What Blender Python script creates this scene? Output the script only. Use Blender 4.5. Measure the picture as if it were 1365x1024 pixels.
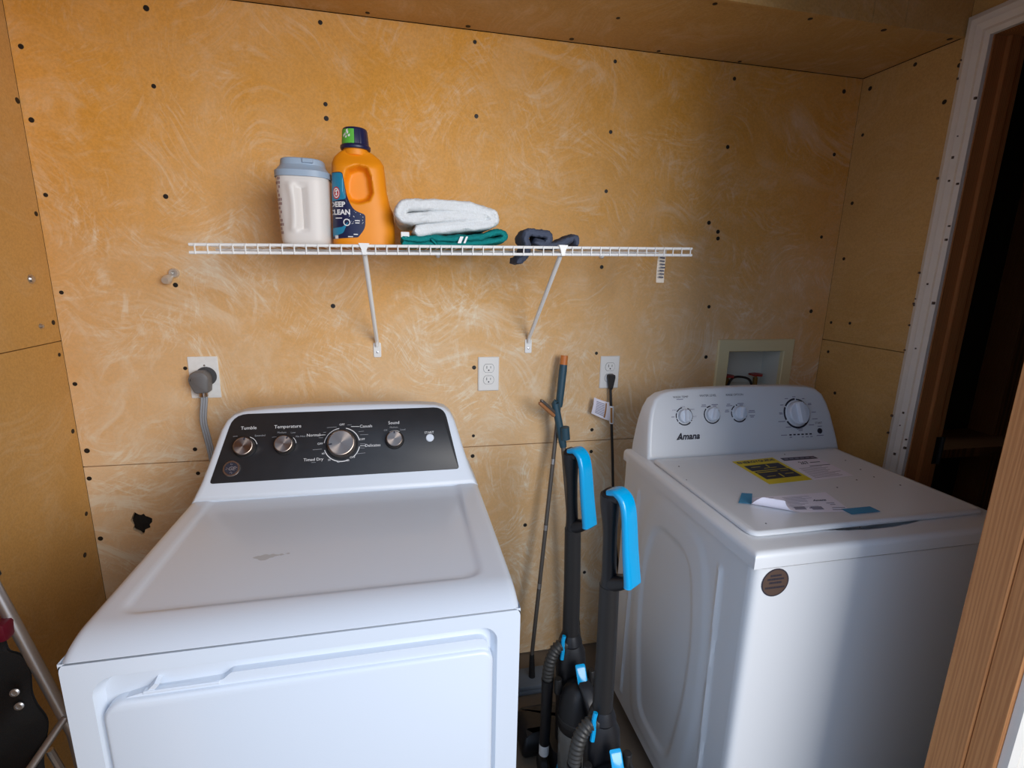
import bpy, bmesh, math, random
from mathutils import Vector, Matrix, noise
random.seed(7)
S = bpy.context.scene
COL = S.collection
for o in list(bpy.data.objects): bpy.data.objects.remove(o, do_unlink=True)
pi = math.pi
# ------------------------------------------------------------------ camera
F, CAMY, CZ = 672.6, -1.6114, 1.43
YAW, PITCH, ROLL = 0.21973, 0.21903, -0.022585
def _axes():
    cy, sy, cp, sp = math.cos(YAW), math.sin(YAW), math.cos(PITCH), math.sin(PITCH)
    f = Vector((sy*cp, cy*cp, -sp)); r = Vector((cy, -sy, 0)); d = f.cross(r)
    cr, sr = math.cos(ROLL), math.sin(ROLL)
    return r*cr + d*sr, d*cr - r*sr, f
AX_R, AX_D, AX_F = _axes()
CAM = Vector((0, CAMY, CZ))
cd = bpy.data.cameras.new('camera'); cam = bpy.data.objects.new('camera', cd); COL.objects.link(cam)
cd.sensor_fit = 'HORIZONTAL'; cd.sensor_width = 36; cd.lens = F/1365*36; cd.clip_start = .02
m3 = Matrix((AX_R, -AX_D, -AX_F)).transposed()
cam.matrix_world = Matrix.Translation(CAM) @ m3.to_4x4()
S.camera = cam
# ------------------------------------------------------------------ world, lights, exposure
S.view_settings.view_transform = 'Standard'; S.view_settings.look = 'None'
S.view_settings.exposure = 0.15; S.view_settings.gamma = 1
S.view_settings.use_curve_mapping = False
w = bpy.data.worlds.new('sky'); S.world = w; w.use_nodes = True
bgn = w.node_tree.nodes['Background']; bgn.inputs[0].default_value = (.52, .70, 1.0, 1); bgn.inputs[1].default_value = 1.0
def area(name, loc, target, sx, sy, energy, color):
    l = bpy.data.lights.new(name, 'AREA'); l.shape = 'RECTANGLE'; l.size = sx; l.size_y = sy; l.energy = energy; l.color = color
    o = bpy.data.objects.new(name, l); COL.objects.link(o); o.location = loc
    o.rotation_euler = (Vector(target)-Vector(loc)).to_track_quat('-Z', 'Y').to_euler()
    return o
area('daylight', (1.50, -3.3, 1.95), (-.2, 0, 1.1), 2.1, 1.6, 84, (1.0, .95, .89))

# ------------------------------------------------------------------ pixel -> point helpers (depth always comes from a plane in the room)
def ray(u, v): return AX_R*((u-682.5)/F) + AX_D*((v-512)/F) + AX_F
def at_y(u, v, y): d = ray(u, v); return CAM + d*((y-CAMY)/d.y)
def at_x(u, v, x): d = ray(u, v); return CAM + d*(x/d.x)
def at_z(u, v, z): d = ray(u, v); return CAM + d*((z-CZ)/d.z)

# ------------------------------------------------------------------ materials
def mat(name, col, rough=.5, metal=0, bump=0, bscale=40, var=0, vscale=8, spec=.5, trans=0, coat=0, emit=0):
    m = bpy.data.materials.new(name); m.use_nodes = True
    nt = m.node_tree; b = nt.nodes['Principled BSDF']; N = nt.nodes; L = nt.links
    b.inputs['Base Color'].default_value = (*col, 1); b.inputs['Roughness'].default_value = rough
    b.inputs['Metallic'].default_value = metal; b.inputs['Specular IOR Level'].default_value = spec
    b.inputs['Transmission Weight'].default_value = trans; b.inputs['Coat Weight'].default_value = coat
    tc = N.new('ShaderNodeTexCoord')
    if var:
        n = N.new('ShaderNodeTexNoise'); n.inputs['Scale'].default_value = vscale; n.inputs['Detail'].default_value = 6
        L.new(tc.outputs['Object'], n.inputs['Vector'])
        mx = N.new('ShaderNodeMix'); mx.data_type = 'RGBA'
        mx.inputs[6].default_value = (*[c*(1-var) for c in col], 1); mx.inputs[7].default_value = (*[min(1, c*(1+var)) for c in col], 1)
        L.new(n.outputs['Fac'], mx.inputs[0]); L.new(mx.outputs[2], b.inputs['Base Color'])
    if bump:
        n2 = N.new('ShaderNodeTexNoise'); n2.inputs['Scale'].default_value = bscale; n2.inputs['Detail'].default_value = 4
        L.new(tc.outputs['Object'], n2.inputs['Vector'])
        bp = N.new('ShaderNodeBump'); bp.inputs['Strength'].default_value = bump; bp.inputs['Distance'].default_value = .002
        L.new(n2.outputs['Fac'], bp.inputs['Height']); L.new(bp.outputs[0], b.inputs['Normal'])
    return m
def ramp(N, pts):
    r = N.new('ShaderNodeValToRGB'); e = r.color_ramp.elements
    while len(e) < len(pts): e.new(.5)
    for el, (p, c) in zip(e, pts): el.position = p; el.color = c if len(c) == 4 else (*c, 1)
    return r
def drywall(name, base, dust_amt, seed=0, zbias=0):
    m = bpy.data.materials.new(name); m.use_nodes = True
    nt = m.node_tree; b = nt.nodes['Principled BSDF']; N = nt.nodes; L = nt.links
    b.inputs['Roughness'].default_value = .75; b.inputs['Specular IOR Level'].default_value = .25
    tc = N.new('ShaderNodeTexCoord'); mp = N.new('ShaderNodeMapping'); mp.inputs['Location'].default_value = (seed*3.1, seed*1.7, seed*2.3)
    L.new(tc.outputs['Object'], mp.inputs[0])
    def nz(scale, detail=5, rough=.6, dist=0):
        n = N.new('ShaderNodeTexNoise'); n.inputs['Scale'].default_value = scale; n.inputs['Detail'].default_value = detail
        n.inputs['Roughness'].default_value = rough; n.inputs['Distortion'].default_value = dist; L.new(mp.outputs[0], n.inputs['Vector']); return n.outputs['Fac']
    def math_(op, a, c):
        n = N.new('ShaderNodeMath'); n.operation = op; n.use_clamp = op != 'SUBTRACT'
        for i, x in enumerate((a, c)):
            if isinstance(x, (int, float)): n.inputs[i].default_value = x
            else: L.new(x, n.inputs[i])
        return n.outputs[0]
    def rmp(x, a, c):
        r = ramp(N, [(a, (0, 0, 0)), (c, (1, 1, 1))]); L.new(x, r.inputs[0]); return r.outputs[0]
    # paper grain
    g = nz(4, 6, .6); mx0 = N.new('ShaderNodeMix'); mx0.data_type = 'RGBA'
    mx0.inputs[6].default_value = (*[c*.86 for c in base], 1); mx0.inputs[7].default_value = (*[min(1, c*1.12) for c in base], 1); L.new(g, mx0.inputs[0])
    fine = nz(170, 3, .7); mf = N.new('ShaderNodeMix'); mf.data_type = 'RGBA'; mf.blend_type = 'MULTIPLY'; mf.inputs[0].default_value = .35
    rf = ramp(N, [(.3, (.6, .6, .6)), (.65, (1.1, 1.1, 1.1))]); L.new(fine, rf.inputs[0]); L.new(mx0.outputs[2], mf.inputs[6]); L.new(rf.outputs[0], mf.inputs[7])
    # joint-compound dust: soft patches and curved scrub strokes in several directions
    wn = N.new('ShaderNodeTexNoise'); wn.inputs['Scale'].default_value = 2.6; wn.inputs['Detail'].default_value = 1.5; L.new(mp.outputs[0], wn.inputs['Vector'])
    vs_ = N.new('ShaderNodeVectorMath'); vs_.operation = 'MULTIPLY_ADD'; L.new(wn.outputs['Color'], vs_.inputs[0]); vs_.inputs[1].default_value = (.42, .42, .42); L.new(mp.outputs[0], vs_.inputs[2])
    def streak(ang, along, across, lo_, hi_, moff, mlo=.5, mhi=.62, mscale=4.5):
        rt = N.new('ShaderNodeMapping'); rt.inputs['Rotation'].default_value = (0, ang, 0); rt.inputs['Location'].default_value = (moff, 0, moff); L.new(vs_.outputs[0], rt.inputs[0])
        sc = N.new('ShaderNodeMapping'); sc.inputs['Scale'].default_value = (along, 1, across); L.new(rt.outputs[0], sc.inputs[0])
        n = N.new('ShaderNodeTexNoise'); n.inputs['Scale'].default_value = 1; n.inputs['Detail'].default_value = 4; n.inputs['Roughness'].default_value = .65; L.new(sc.outputs[0], n.inputs['Vector'])
        mk = N.new('ShaderNodeTexNoise'); mk.inputs['Scale'].default_value = mscale; mk.inputs['Detail'].default_value = 2; L.new(rt.outputs[0], mk.inputs['Vector'])
        return math_('MULTIPLY', rmp(n.outputs['Fac'], lo_, hi_), rmp(mk.outputs['Fac'], mlo, mhi))
    patch = rmp(nz(2.0, 5, .6, .5), .42, .78)
    patch2 = rmp(nz(11, 6, .7, .8), .50, .78)
    a = math_('MULTIPLY', patch, .30); a = math_('ADD', a, math_('MULTIPLY', patch2, .24))
    for ang, al, ac_, w_, mo in ((.5, 13, 60, .40, 1.3), (-.7, 15, 75, .38, 4.1), (1.5, 10, 48, .36, 7.7), (2.4, 18, 90, .32, 9.2), (.05, 16, 70, .28, 12.4)):
        a = math_('ADD', a, math_('MULTIPLY', streak(ang, al, ac_, .50, .68, mo, .53, .66, 5.5), w_))
    a = math_('ADD', a, math_('MULTIPLY', streak(1.1, 22, 190, .54, .64, 15.1, .5, .6, 7), .20))
    a = math_('ADD', a, math_('MULTIPLY', streak(-.3, 3, 16, .50, .68, 21.0, .52, .66, 2.0), .55))
    if zbias:   # pale blend grows toward the bottom and weakens toward the top
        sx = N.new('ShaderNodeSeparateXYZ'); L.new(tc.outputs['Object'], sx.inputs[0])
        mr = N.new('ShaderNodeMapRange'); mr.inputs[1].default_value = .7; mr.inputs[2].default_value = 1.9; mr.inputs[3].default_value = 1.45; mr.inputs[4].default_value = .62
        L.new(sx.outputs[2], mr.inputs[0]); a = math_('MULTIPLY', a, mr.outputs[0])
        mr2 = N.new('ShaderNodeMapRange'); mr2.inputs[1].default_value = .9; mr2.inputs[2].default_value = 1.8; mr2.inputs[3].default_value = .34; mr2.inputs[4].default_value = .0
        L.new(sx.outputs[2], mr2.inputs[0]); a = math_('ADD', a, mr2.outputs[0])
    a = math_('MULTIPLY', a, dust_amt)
    mx = N.new('ShaderNodeMix'); mx.data_type = 'RGBA'; L.new(a, mx.inputs[0]); L.new(mf.outputs[2], mx.inputs[6]); mx.inputs[7].default_value = (.86, .74, .56, 1)
    L.new(mx.outputs[2], b.inputs['Base Color'])
    bp = N.new('ShaderNodeBump'); bp.inputs['Strength'].default_value = .25; bp.inputs['Distance'].default_value = .002
    L.new(a, bp.inputs['Height']); L.new(bp.outputs[0], b.inputs['Normal'])
    return m
def wood(name, c1, c2, scale=(1, 1, 1), rough=.55, rings=9, dist=4):
    m = bpy.data.materials.new(name); m.use_nodes = True
    nt = m.node_tree; b = nt.nodes['Principled BSDF']; N = nt.nodes; L = nt.links
    b.inputs['Roughness'].default_value = rough
    tc = N.new('ShaderNodeTexCoord'); mp = N.new('ShaderNodeMapping'); mp.inputs['Scale'].default_value = scale; L.new(tc.outputs['Object'], mp.inputs[0])
    wv = N.new('ShaderNodeTexWave'); wv.wave_type = 'RINGS'; wv.rings_direction = 'Z'; wv.inputs['Scale'].default_value = rings; wv.inputs['Distortion'].default_value = dist
    wv.inputs['Detail'].default_value = 4; wv.inputs['Detail Roughness'].default_value = .65; L.new(mp.outputs[0], wv.inputs['Vector'])
    n = N.new('ShaderNodeTexNoise'); n.inputs['Scale'].default_value = 30; n.inputs['Detail'].default_value = 6; L.new(mp.outputs[0], n.inputs['Vector'])
    md = N.new('ShaderNodeMath'); md.operation = 'MULTIPLY_ADD'; L.new(wv.outputs['Fac'], md.inputs[0]); md.inputs[1].default_value = .6; 
    ms = N.new('ShaderNodeMath'); ms.operation = 'MULTIPLY'; ms.inputs[1].default_value = .4; L.new(n.outputs['Fac'], ms.inputs[0]); L.new(ms.outputs[0], md.inputs[2])
    r = ramp(N, [(.15, c1), (.85, c2)]); L.new(md.outputs[0], r.inputs[0]); L.new(r.outputs[0], b.inputs['Base Color'])
    bp = N.new('ShaderNodeBump'); bp.inputs['Strength'].default_value = .3; bp.inputs['Distance'].default_value = .001; L.new(md.outputs[0], bp.inputs['Height']); L.new(bp.outputs[0], b.inputs['Normal'])
    return m
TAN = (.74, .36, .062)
M = dict(
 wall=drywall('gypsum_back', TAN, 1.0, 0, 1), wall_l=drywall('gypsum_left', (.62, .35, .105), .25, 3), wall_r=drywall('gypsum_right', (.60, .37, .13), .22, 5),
 soffit=drywall('gypsum_soffit', (.60, .36, .12), .55, 8), void=mat('dark_void', (.012, .009, .007), .9),
 floor=mat('floor_vinyl', (.16, .13, .10), .6, var=.25, vscale=12, bump=.2), screw=mat('black_screw', (.02, .017, .015), .5, .3),
 paint=mat('white_paint', (.78, .75, .69), .45, var=.06, vscale=25, bump=.1, bscale=60), chip=mat('paint_chip', (.10, .07, .05), .8),
 jamb=wood('jamb_wood', (.30, .11, .03), (.50, .21, .07), (6, 6, .35)), post=wood('rough_post_wood', (.43, .175, .058), (.56, .25, .088), (7, 7, .22), .65, 7, 12),
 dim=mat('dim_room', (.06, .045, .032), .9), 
 enamel=mat('white_enamel', (.67, .73, .81), .28, spec=.5, bump=.04, bscale=300, coat=.2), enamel2=mat('washer_enamel', (.70, .72, .74), .33, bump=.04, bscale=300, coat=.15),
 plastic_w=mat('white_plastic', (.67, .725, .80), .38), seam=mat('seam_dark', (.06, .06, .065), .7),
 fascia=mat('black_fascia', (.018, .019, .022), .42, var=.3, vscale=30), chrome=mat('brushed_chrome', (.42, .36, .32), .24, .95), steel=mat('steel', (.55, .55, .56), .3, .9),
 print_w=mat('print_white', (.75, .75, .75), .6), print_g=mat('print_grey', (.30, .31, .33), .6), print_k=mat('print_black', (.02, .02, .035), .5),
 wire=mat('white_wire_coating', (.86, .86, .84), .35), navy=mat('navy_plastic', (.012, .016, .065), .35), orange=mat('orange_plastic', (.90, .30, .004), .5, bump=.03, bscale=200),
 teal_lab=mat('teal_label', (.02, .25, .42), .35), green=mat('green_sticker', (.12, .52, .06), .45), red=mat('red_print', (.55, .02, .03), .45), white=mat('white_print', (.85, .85, .85), .5),
 jug=mat('white_jug', (.74, .70, .66), .42, bump=.03, bscale=90), jug_lid=mat('blue_grey_lid', (.34, .44, .56), .45), jug_print=mat('mauve_print', (.36, .23, .22), .6),
 towel_w=mat('white_terry', (.82, .85, .86), .95, bump=1.0, bscale=420, var=.10, vscale=260, spec=.1), towel_t=mat('teal_terry', (.012, .24, .235), .95, bump=1.0, bscale=420, var=.25, vscale=260, spec=.1),
 cloth=mat('slate_cloth', (.085, .10, .145), .9, bump=.5, bscale=300, var=.15, vscale=60, spec=.15), 
 plate=mat('ivory_white_plate', (.82, .81, .78), .4), plate_m=mat('galvanised_plate', (.84, .86, .86), .5, 0, var=.12, vscale=60), black=mat('black_rubber', (.012, .012, .013), .5),
 grey_p=mat('grey_plug', (.16, .16, .165), .55), cable=mat('grey_cable', (.30, .33, .37), .5), cream=mat('cream_plastic', (.72, .64, .38), .45), box_in=mat('box_inner', (.62, .62, .55), .55),
 valve=mat('red_valve', (.35, .02, .015), .45), brass=mat('brass', (.35, .22, .08), .35, .9),
 vac=mat('vac_black', (.010, .010, .012), .36), vac_t=mat('vac_tube', (.014, .013, .013), .45), blue=mat('sky_blue_plastic', (.0, .36, .72), .22, coat=.3), hose=mat('hose_grey', (.035, .033, .030), .45),
 bin=mat('smoky_bin', (.30, .29, .27), .25, var=.25, vscale=25, trans=.45), pole=mat('grey_pole', (.16, .145, .13), .38, .5), mteal=mat('slate_teal_grip', (.025, .075, .11), .5), morange=mat('orange_cap', (.62, .19, .04), .45), mbrown=mat('tan_grip', (.42, .18, .07), .5), mpad=mat('mop_pad', (.13, .16, .20), .9),
 yellow=mat('yellow_label', (.72, .58, .02), .55), paper=mat('paper', (.84, .81, .90), .8), tape=mat('blue_tape', (.06, .26, .44), .7), ink=mat('ink', (.08, .08, .11), .7), ink_l=mat('pale_ink', (.30, .29, .36), .8), brown=mat('brown_sticker', (.085, .05, .036), .55),
 alu=mat('aluminium_tube', (.50, .47, .46), .3, .85), fabric=mat('black_fabric', (.004, .004, .005), .85, bump=.6, bscale=500), maroon=mat('maroon_plastic', (.09, .004, .014), .35), strap=mat('grey_strap', (.16, .15, .14), .8), foam=mat('charred_foam', (.012, .011, .010), .95, bump=1, bscale=60), tagp=mat('cream_tag', (.72, .63, .52), .7), dirt=mat('grime', (.52, .53, .54), .7), rust=mat('brown_print', (.36, .16, .04), .6),
)
bc = M['chrome'].copy(); bc.name = 'turned_chrome'; M['turned'] = bc
_b = bc.node_tree.nodes['Principled BSDF']; _b.inputs['Base Color'].default_value = (.34, .28, .24, 1); _b.inputs['Anisotropic'].default_value = .9; _b.inputs['Roughness'].default_value = .30
_t = bc.node_tree.nodes.new('ShaderNodeTangent'); _t.direction_type = 'RADIAL'; _t.axis = 'Z'; bc.node_tree.links.new(_t.outputs[0], _b.inputs['Tangent'])
# ------------------------------------------------------------------ building helpers (vertices are given in room coordinates)
def world_off(o):
    v = Vector((0, 0, 0))
    while o is not None: v += o.location; o = o.parent
    return v
def tag(o, label=None, cat=None, group=None, kind=None):
    if label: o['label'] = label
    if cat: o['category'] = cat
    if group: o['group'] = group
    if kind: o['kind'] = kind
    return o
def thing(name, loc, label, cat, group=None, kind=None):
    o = bpy.data.objects.new(name, None); COL.objects.link(o); o.location = loc; o.empty_display_size = .05
    return tag(o, label, cat, group, kind)
class MB:
    def __init__(s, mtx=None): s.v = []; s.f = []; s.m = mtx
    def add(s, verts, faces):
        b = len(s.v); s.v += [tuple(s.m @ Vector(p)) if s.m else tuple(p) for p in verts]; s.f += [tuple(b+i for i in f) for f in faces]; return s
    def frombm(s, bm):
        bm.verts.index_update(); s.add([v.co for v in bm.verts], [[v.index for v in f.verts] for f in bm.faces]); bm.free(); return s
    def box(s, a, c, bev=0, seg=2):
        bm = bmesh.new(); bmesh.ops.create_cube(bm, size=1)
        a = Vector(a); c = Vector(c)
        for v in bm.verts: v.co = Vector([(a[i]+c[i])/2 + v.co[i]*abs(c[i]-a[i]) for i in range(3)])
        if bev: bmesh.ops.bevel(bm, geom=bm.edges[:], offset=bev, segments=seg, profile=.5, affect='EDGES')
        return s.frombm(bm)
    def loft(s, rings, cap=True, closed=True):
        n = len(rings[0]); v = [p for r in rings for p in r]; f = []
        for i in range(len(rings)-1):
            for j in range(n if closed else n-1):
                k = (j+1) % n; f.append((i*n+j, i*n+k, (i+1)*n+k, (i+1)*n+j))
        if cap: f.append(tuple(range(n-1, -1, -1))); f.append(tuple((len(rings)-1)*n+j for j in range(n)))
        return s.add(v, f)
    def tube(s, path, r, n=10, cap=True):
        path = [Vector(p) for p in path]; rings = []; up = None
        rs = r if isinstance(r, (list, tuple)) else [r]*len(path)
        for i, p in enumerate(path):
            t = (path[min(i+1, len(path)-1)]-path[max(i-1, 0)]).normalized()
            if up is None: up = Vector((0, 0, 1)) if abs(t.z) < .9 else Vector((1, 0, 0))
            a = t.cross(up).normalized(); up = a.cross(t).normalized()
            rings.append([p + (a*math.cos(q) + up*math.sin(q))*rs[i] for q in [2*pi*k/n for k in range(n)]])
        return s.loft(rings, cap)
    def lathe(s, prof, origin, axis=(0, 0, 1), n=24, cap=True):
        ax = Vector(axis).normalized(); t = Vector((1, 0, 0)) if abs(ax.x) < .9 else Vector((0, 1, 0)); a = ax.cross(t).normalized(); b = ax.cross(a)
        o = Vector(origin)
        return s.loft([[o + ax*h + (a*math.cos(q)+b*math.sin(q))*r for q in [2*pi*k/n for k in range(n)]] for r, h in prof], cap)
    def plate(s, outer, holes, fr, t):
        """flat polygon with holes in frame fr(p2)->Vector, extruded by vector t"""
        bm = bmesh.new(); es = []
        for lp in [outer]+holes:
            vs = [bm.verts.new(fr(p)) for p in lp]
            es += [bm.edges.new((vs[i], vs[(i+1) % len(vs)])) for i in range(len(vs))]
        bmesh.ops.triangle_fill(bm, use_beauty=True, use_dissolve=False, edges=es)
        r = bmesh.ops.extrude_face_region(bm, geom=bm.faces[:])
        bmesh.ops.translate(bm, vec=Vector(t), verts=[e for e in r['geom'] if isinstance(e, bmesh.types.BMVert)])
        bmesh.ops.recalc_face_normals(bm, faces=bm.faces[:])
        return s.frombm(bm)
    def grid(s, nx, ny, fn, flip=False):
        v = [fn(i/(nx-1), j/(ny-1)) for j in range(ny) for i in range(nx)]; f = []
        for j in range(ny-1):
            for i in range(nx-1):
                q = (j*nx+i, j*nx+i+1, (j+1)*nx+i+1, (j+1)*nx+i); f.append(q[::-1] if flip else q)
        return s.add(v, f)
    def build(s, name, m, parent=None, ang=35, recalc=True, local=False):
        me = bpy.data.meshes.new(name)
        if local: off = Vector((0, 0, 0))
        elif parent is None:
            xs = [min(v[i] for v in s.v) for i in range(3)]; xe = [max(v[i] for v in s.v) for i in range(3)]
            off = Vector(((xs[0]+xe[0])/2, (xs[1]+xe[1])/2, xs[2]))
        else: off = world_off(parent)
        me.from_pydata([tuple(Vector(v)-off) for v in s.v], [], s.f)
        if recalc:
            bm = bmesh.new(); bm.from_mesh(me); bmesh.ops.recalc_face_normals(bm, faces=bm.faces[:]); bm.to_mesh(me); bm.free()
        me.materials.append(M[m] if isinstance(m, str) else m); me.shade_smooth(); me.set_sharp_from_angle(angle=math.radians(ang))
        o = bpy.data.objects.new(name, me); COL.objects.link(o)
        if parent is None: o.location = off
        else: o.parent = parent
        return o
def rr(x0, x1, y0, y1, r, n=6):
    r = r if isinstance(r, (list, tuple)) else [r]*4; out = []
    for (cx, cy, a0, q) in ((x1-r[0], y1-r[0], 0, r[0]), (x0+r[1], y1-r[1], 90, r[1]), (x0+r[2], y0+r[2], 180, r[2]), (x1-r[3], y0+r[3], 270, r[3])):
        for k in range(n+1):
            a = math.radians(a0+90*k/n); out.append((cx+q*math.cos(a), cy+q*math.sin(a)))
    return out
def inset2(poly, d):
    n = len(poly); out = []
    for i in range(n):
        p0, p1, p2 = Vector(poly[i-1]), Vector(poly[i]), Vector(poly[(i+1) % n])
        a = (p1-p0); b = (p2-p1)
        if a.length < 1e-9: a = b
        if b.length < 1e-9: b = a
        na = Vector((-a.y, a.x)).normalized(); nb = Vector((-b.y, b.x)).normalized(); nn = (na+nb)
        nn = nn.normalized() if nn.length > 1e-6 else na
        k = max(.5, nn.dot(na)); out.append(tuple(p1 + nn*(d/k)))
    return out
def sm(a, b, x): t = max(0, min(1, (x-a)/(b-a))); return t*t*(3-2*t)
def frame(o, ux, uy):
    o, ux, uy = Vector(o), Vector(ux).normalized(), Vector(uy).normalized(); n = ux.cross(uy)
    def f(x, y, h=0): return o + ux*x + uy*y + n*h
    f.o, f.ux, f.uy, f.n = o, ux, uy, n
    return f
_txt = {}
def text_geo(s, size, bold=0, shear=0, align='CENTER'):
    k = (s, size, bold, shear, align)
    if k not in _txt:
        c = bpy.data.curves.new('t', 'FONT'); c.body = s; c.size = size; c.align_x = align; c.align_y = 'CENTER'; c.offset = bold; c.shear = shear; c.resolution_u = 2
        o = bpy.data.objects.new('t', c); COL.objects.link(o)
        dg = bpy.context.evaluated_depsgraph_get(); me = bpy.data.meshes.new_from_object(o.evaluated_get(dg))
        _txt[k] = ([tuple(v.co) for v in me.vertices], [tuple(p.vertices) for p in me.polygons])
        bpy.data.objects.remove(o); bpy.data.curves.remove(c); bpy.data.meshes.remove(me)
    return _txt[k]
def put_text(mb, s, fr, x, y, size, h=.0006, bold=0, shear=0, align='CENTER', rot=0):
    v, f = text_geo(s, size, bold, shear, align); ca, sa = math.cos(rot), math.sin(rot)
    mb.add([fr(x+p[0]*ca-p[1]*sa, y+p[0]*sa+p[1]*ca, h) for p in v], f)
def arc_band(mb, fr, cx, cy, r0, r1, a0, a1, h=.0006, n=14):
    pts = [math.radians(a0+(a1-a0)*k/n) for k in range(n+1)]
    v = [fr(cx+r*math.cos(a), cy+r*math.sin(a), h) for a in pts for r in (r0, r1)]
    mb.add(v, [(2*i, 2*i+1, 2*i+3, 2*i+2) for i in range(n)])
def bar(mb, fr, x0, y0, x1, y1, w, h=.0006):
    d = Vector((x1-x0, y1-y0)).normalized(); n = Vector((-d.y, d.x))*w/2
    mb.add([fr(x0+n.x, y0+n.y, h), fr(x0-n.x, y0-n.y, h), fr(x1-n.x, y1-n.y, h), fr(x1+n.x, y1+n.y, h)], [(0, 1, 2, 3)])
def spline(pts, n=6):
    P = [Vector(p) for p in pts]; out = []
    for i in range(len(P)-1):
        p0, p1, p2, p3 = P[max(i-1, 0)], P[i], P[i+1], P[min(i+2, len(P)-1)]
        for k in range(n):
            t = k/n; out.append(.5*((2*p1)+(p2-p0)*t+(2*p0-5*p1+4*p2-p3)*t*t+(3*p1-p0-3*p2+p3)*t**3))
    out.append(P[-1]); return out
def jit(mb, amp, sc, seed=0):
    mb.v = [tuple(Vector(p)+noise.noise_vector(Vector(p)*sc+Vector((seed, seed, seed)))*amp) for p in mb.v]; return mb
#PARTS
# ================================================================== THE ROOM
XL, XR, ZC, ZS, ZSL, ZSR = -.9126, 1.5641, 2.10, .848, 1.217, 1.206
YF = -1.05                     # inner face of the front wall with the opening one looks through
fl = MB().box((-3.2, -5.5, -.05), (4.2, .5, 0)).build('floor', 'floor'); tag(fl, 'worn dark floor under the washer, dryer and vacuum cleaners', 'floor', kind='structure')
# back wall: two gypsum sheets on a dark framing, with a hole for the washer outlet box and a ragged hole behind the dryer
wb = MB().box((XL-.125, .10, 0), (XR+.2, .13, 2.52)).build('wall_back', 'void'); tag(wb, 'back wall of bare tan gypsum sheets behind shelf and machines', 'wall', kind='structure')
fb = lambda p: Vector((p[0], 0, p[1]))
BOX = (1.163, 1.395, 1.015, 1.165)
hole_c = at_y(188, 697, 0)
rag = []
for k in range(22):
    a = 2*pi*k/22; q = 1 + .16*math.sin(3*a+1)+.12*math.sin(7*a)+random.uniform(-.06, .06); rag.append((hole_c.x+.027*q*math.cos(a), hole_c.z+.033*q*math.sin(a)))
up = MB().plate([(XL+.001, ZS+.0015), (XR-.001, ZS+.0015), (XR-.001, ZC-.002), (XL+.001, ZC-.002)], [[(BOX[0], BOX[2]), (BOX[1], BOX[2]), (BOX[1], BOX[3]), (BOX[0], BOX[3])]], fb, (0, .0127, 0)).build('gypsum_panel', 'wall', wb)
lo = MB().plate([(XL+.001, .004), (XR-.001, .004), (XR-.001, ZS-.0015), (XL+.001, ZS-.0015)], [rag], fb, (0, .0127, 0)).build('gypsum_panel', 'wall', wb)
clump = MB().lathe([(.001, -.004), (.016, -.003), (.026, .003), (.030, .016), (.02, .04)], hole_c+Vector((0, .003, 0)), (0, 1, 0), 18); jit(clump, .008, 60)
clump.v = [(v[0], max(v[1], .0005), v[2]*1.0+(v[2]-hole_c.z)*.15) for v in clump.v]
cl = clump.build('hole_stuffing', 'foam', wb); cl['label'] = 'charred black stuffing in a ragged hole'
# left wall
wl = MB().box((XL-.12, YF-.12, 0), (XL-.10, .12, 2.5)).build('wall_left', 'void'); tag(wl, 'left wall of plain tan gypsum sheets beside the dryer', 'wall', kind='structure')
lu = MB().box((XL-.0127, YF-.12, ZSL+.0012), (XL, 0, 2.49)).build('gypsum_panel', 'wall_l', wl)
ll = MB().box((XL-.0127, YF-.12, .004), (XL, 0, ZSL-.0012)).build('gypsum_panel', 'wall_l', wl)
# right wall with a doorway to a dark room
DY0, DY1, DZ = -.405, -1.0, 2.075
wr = MB().box((XR+.115, DY0+.01, 0), (XR+.127, .12, 2.5)).build('wall_right', 'void'); tag(wr, 'right wall of tan gypsum beside the washer with a doorway', 'wall', kind='structure')
ru = MB().box((XR, DY0+.02, ZSR+.0012), (XR+.0127, 0, ZC-.002)).build('gypsum_panel', 'wall_r', wr)
rl = MB().box((XR, DY0+.02, .004), (XR+.0127, 0, ZSR-.0012)).build('gypsum_panel', 'wall_r', wr)
rt = MB().box((XR, DY1-.15, DZ+.02), (XR+.0127, -.332, 2.49)).build('gypsum_panel', 'wall_r', wr)
rn = MB().box((XR, YF-.1, .004), (XR+.0127, DY1-.02, DZ+.02)).build('gypsum_panel', 'wall_r', wr)
# ceiling with the boxed-in soffit over the back wall
ce = MB().box((XL-.1, YF-.12, 2.49), (XR+.2, .12, 2.52)).build('ceiling', 'soffit'); tag(ce, 'ceiling with a low boxed soffit along the back wall', 'ceiling', kind='structure')
sb = MB().box((XL+.001, -.331, ZC), (XR-.0015, -.0005, ZC+.0127)).build('soffit_board', 'soffit', ce)
c1, c2 = at_y(1166, 8, -.332).x, at_y(1209, 16, -.332).x
for a, b in ((XL+.001, c1-.0015), (c1+.001, c2-.001), (c2+.001, XR-.0015)):
    MB().box((a, -.3325, ZC-.004), (b, -.3205, 2.49)).build('soffit_board', 'soffit', ce)
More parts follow.
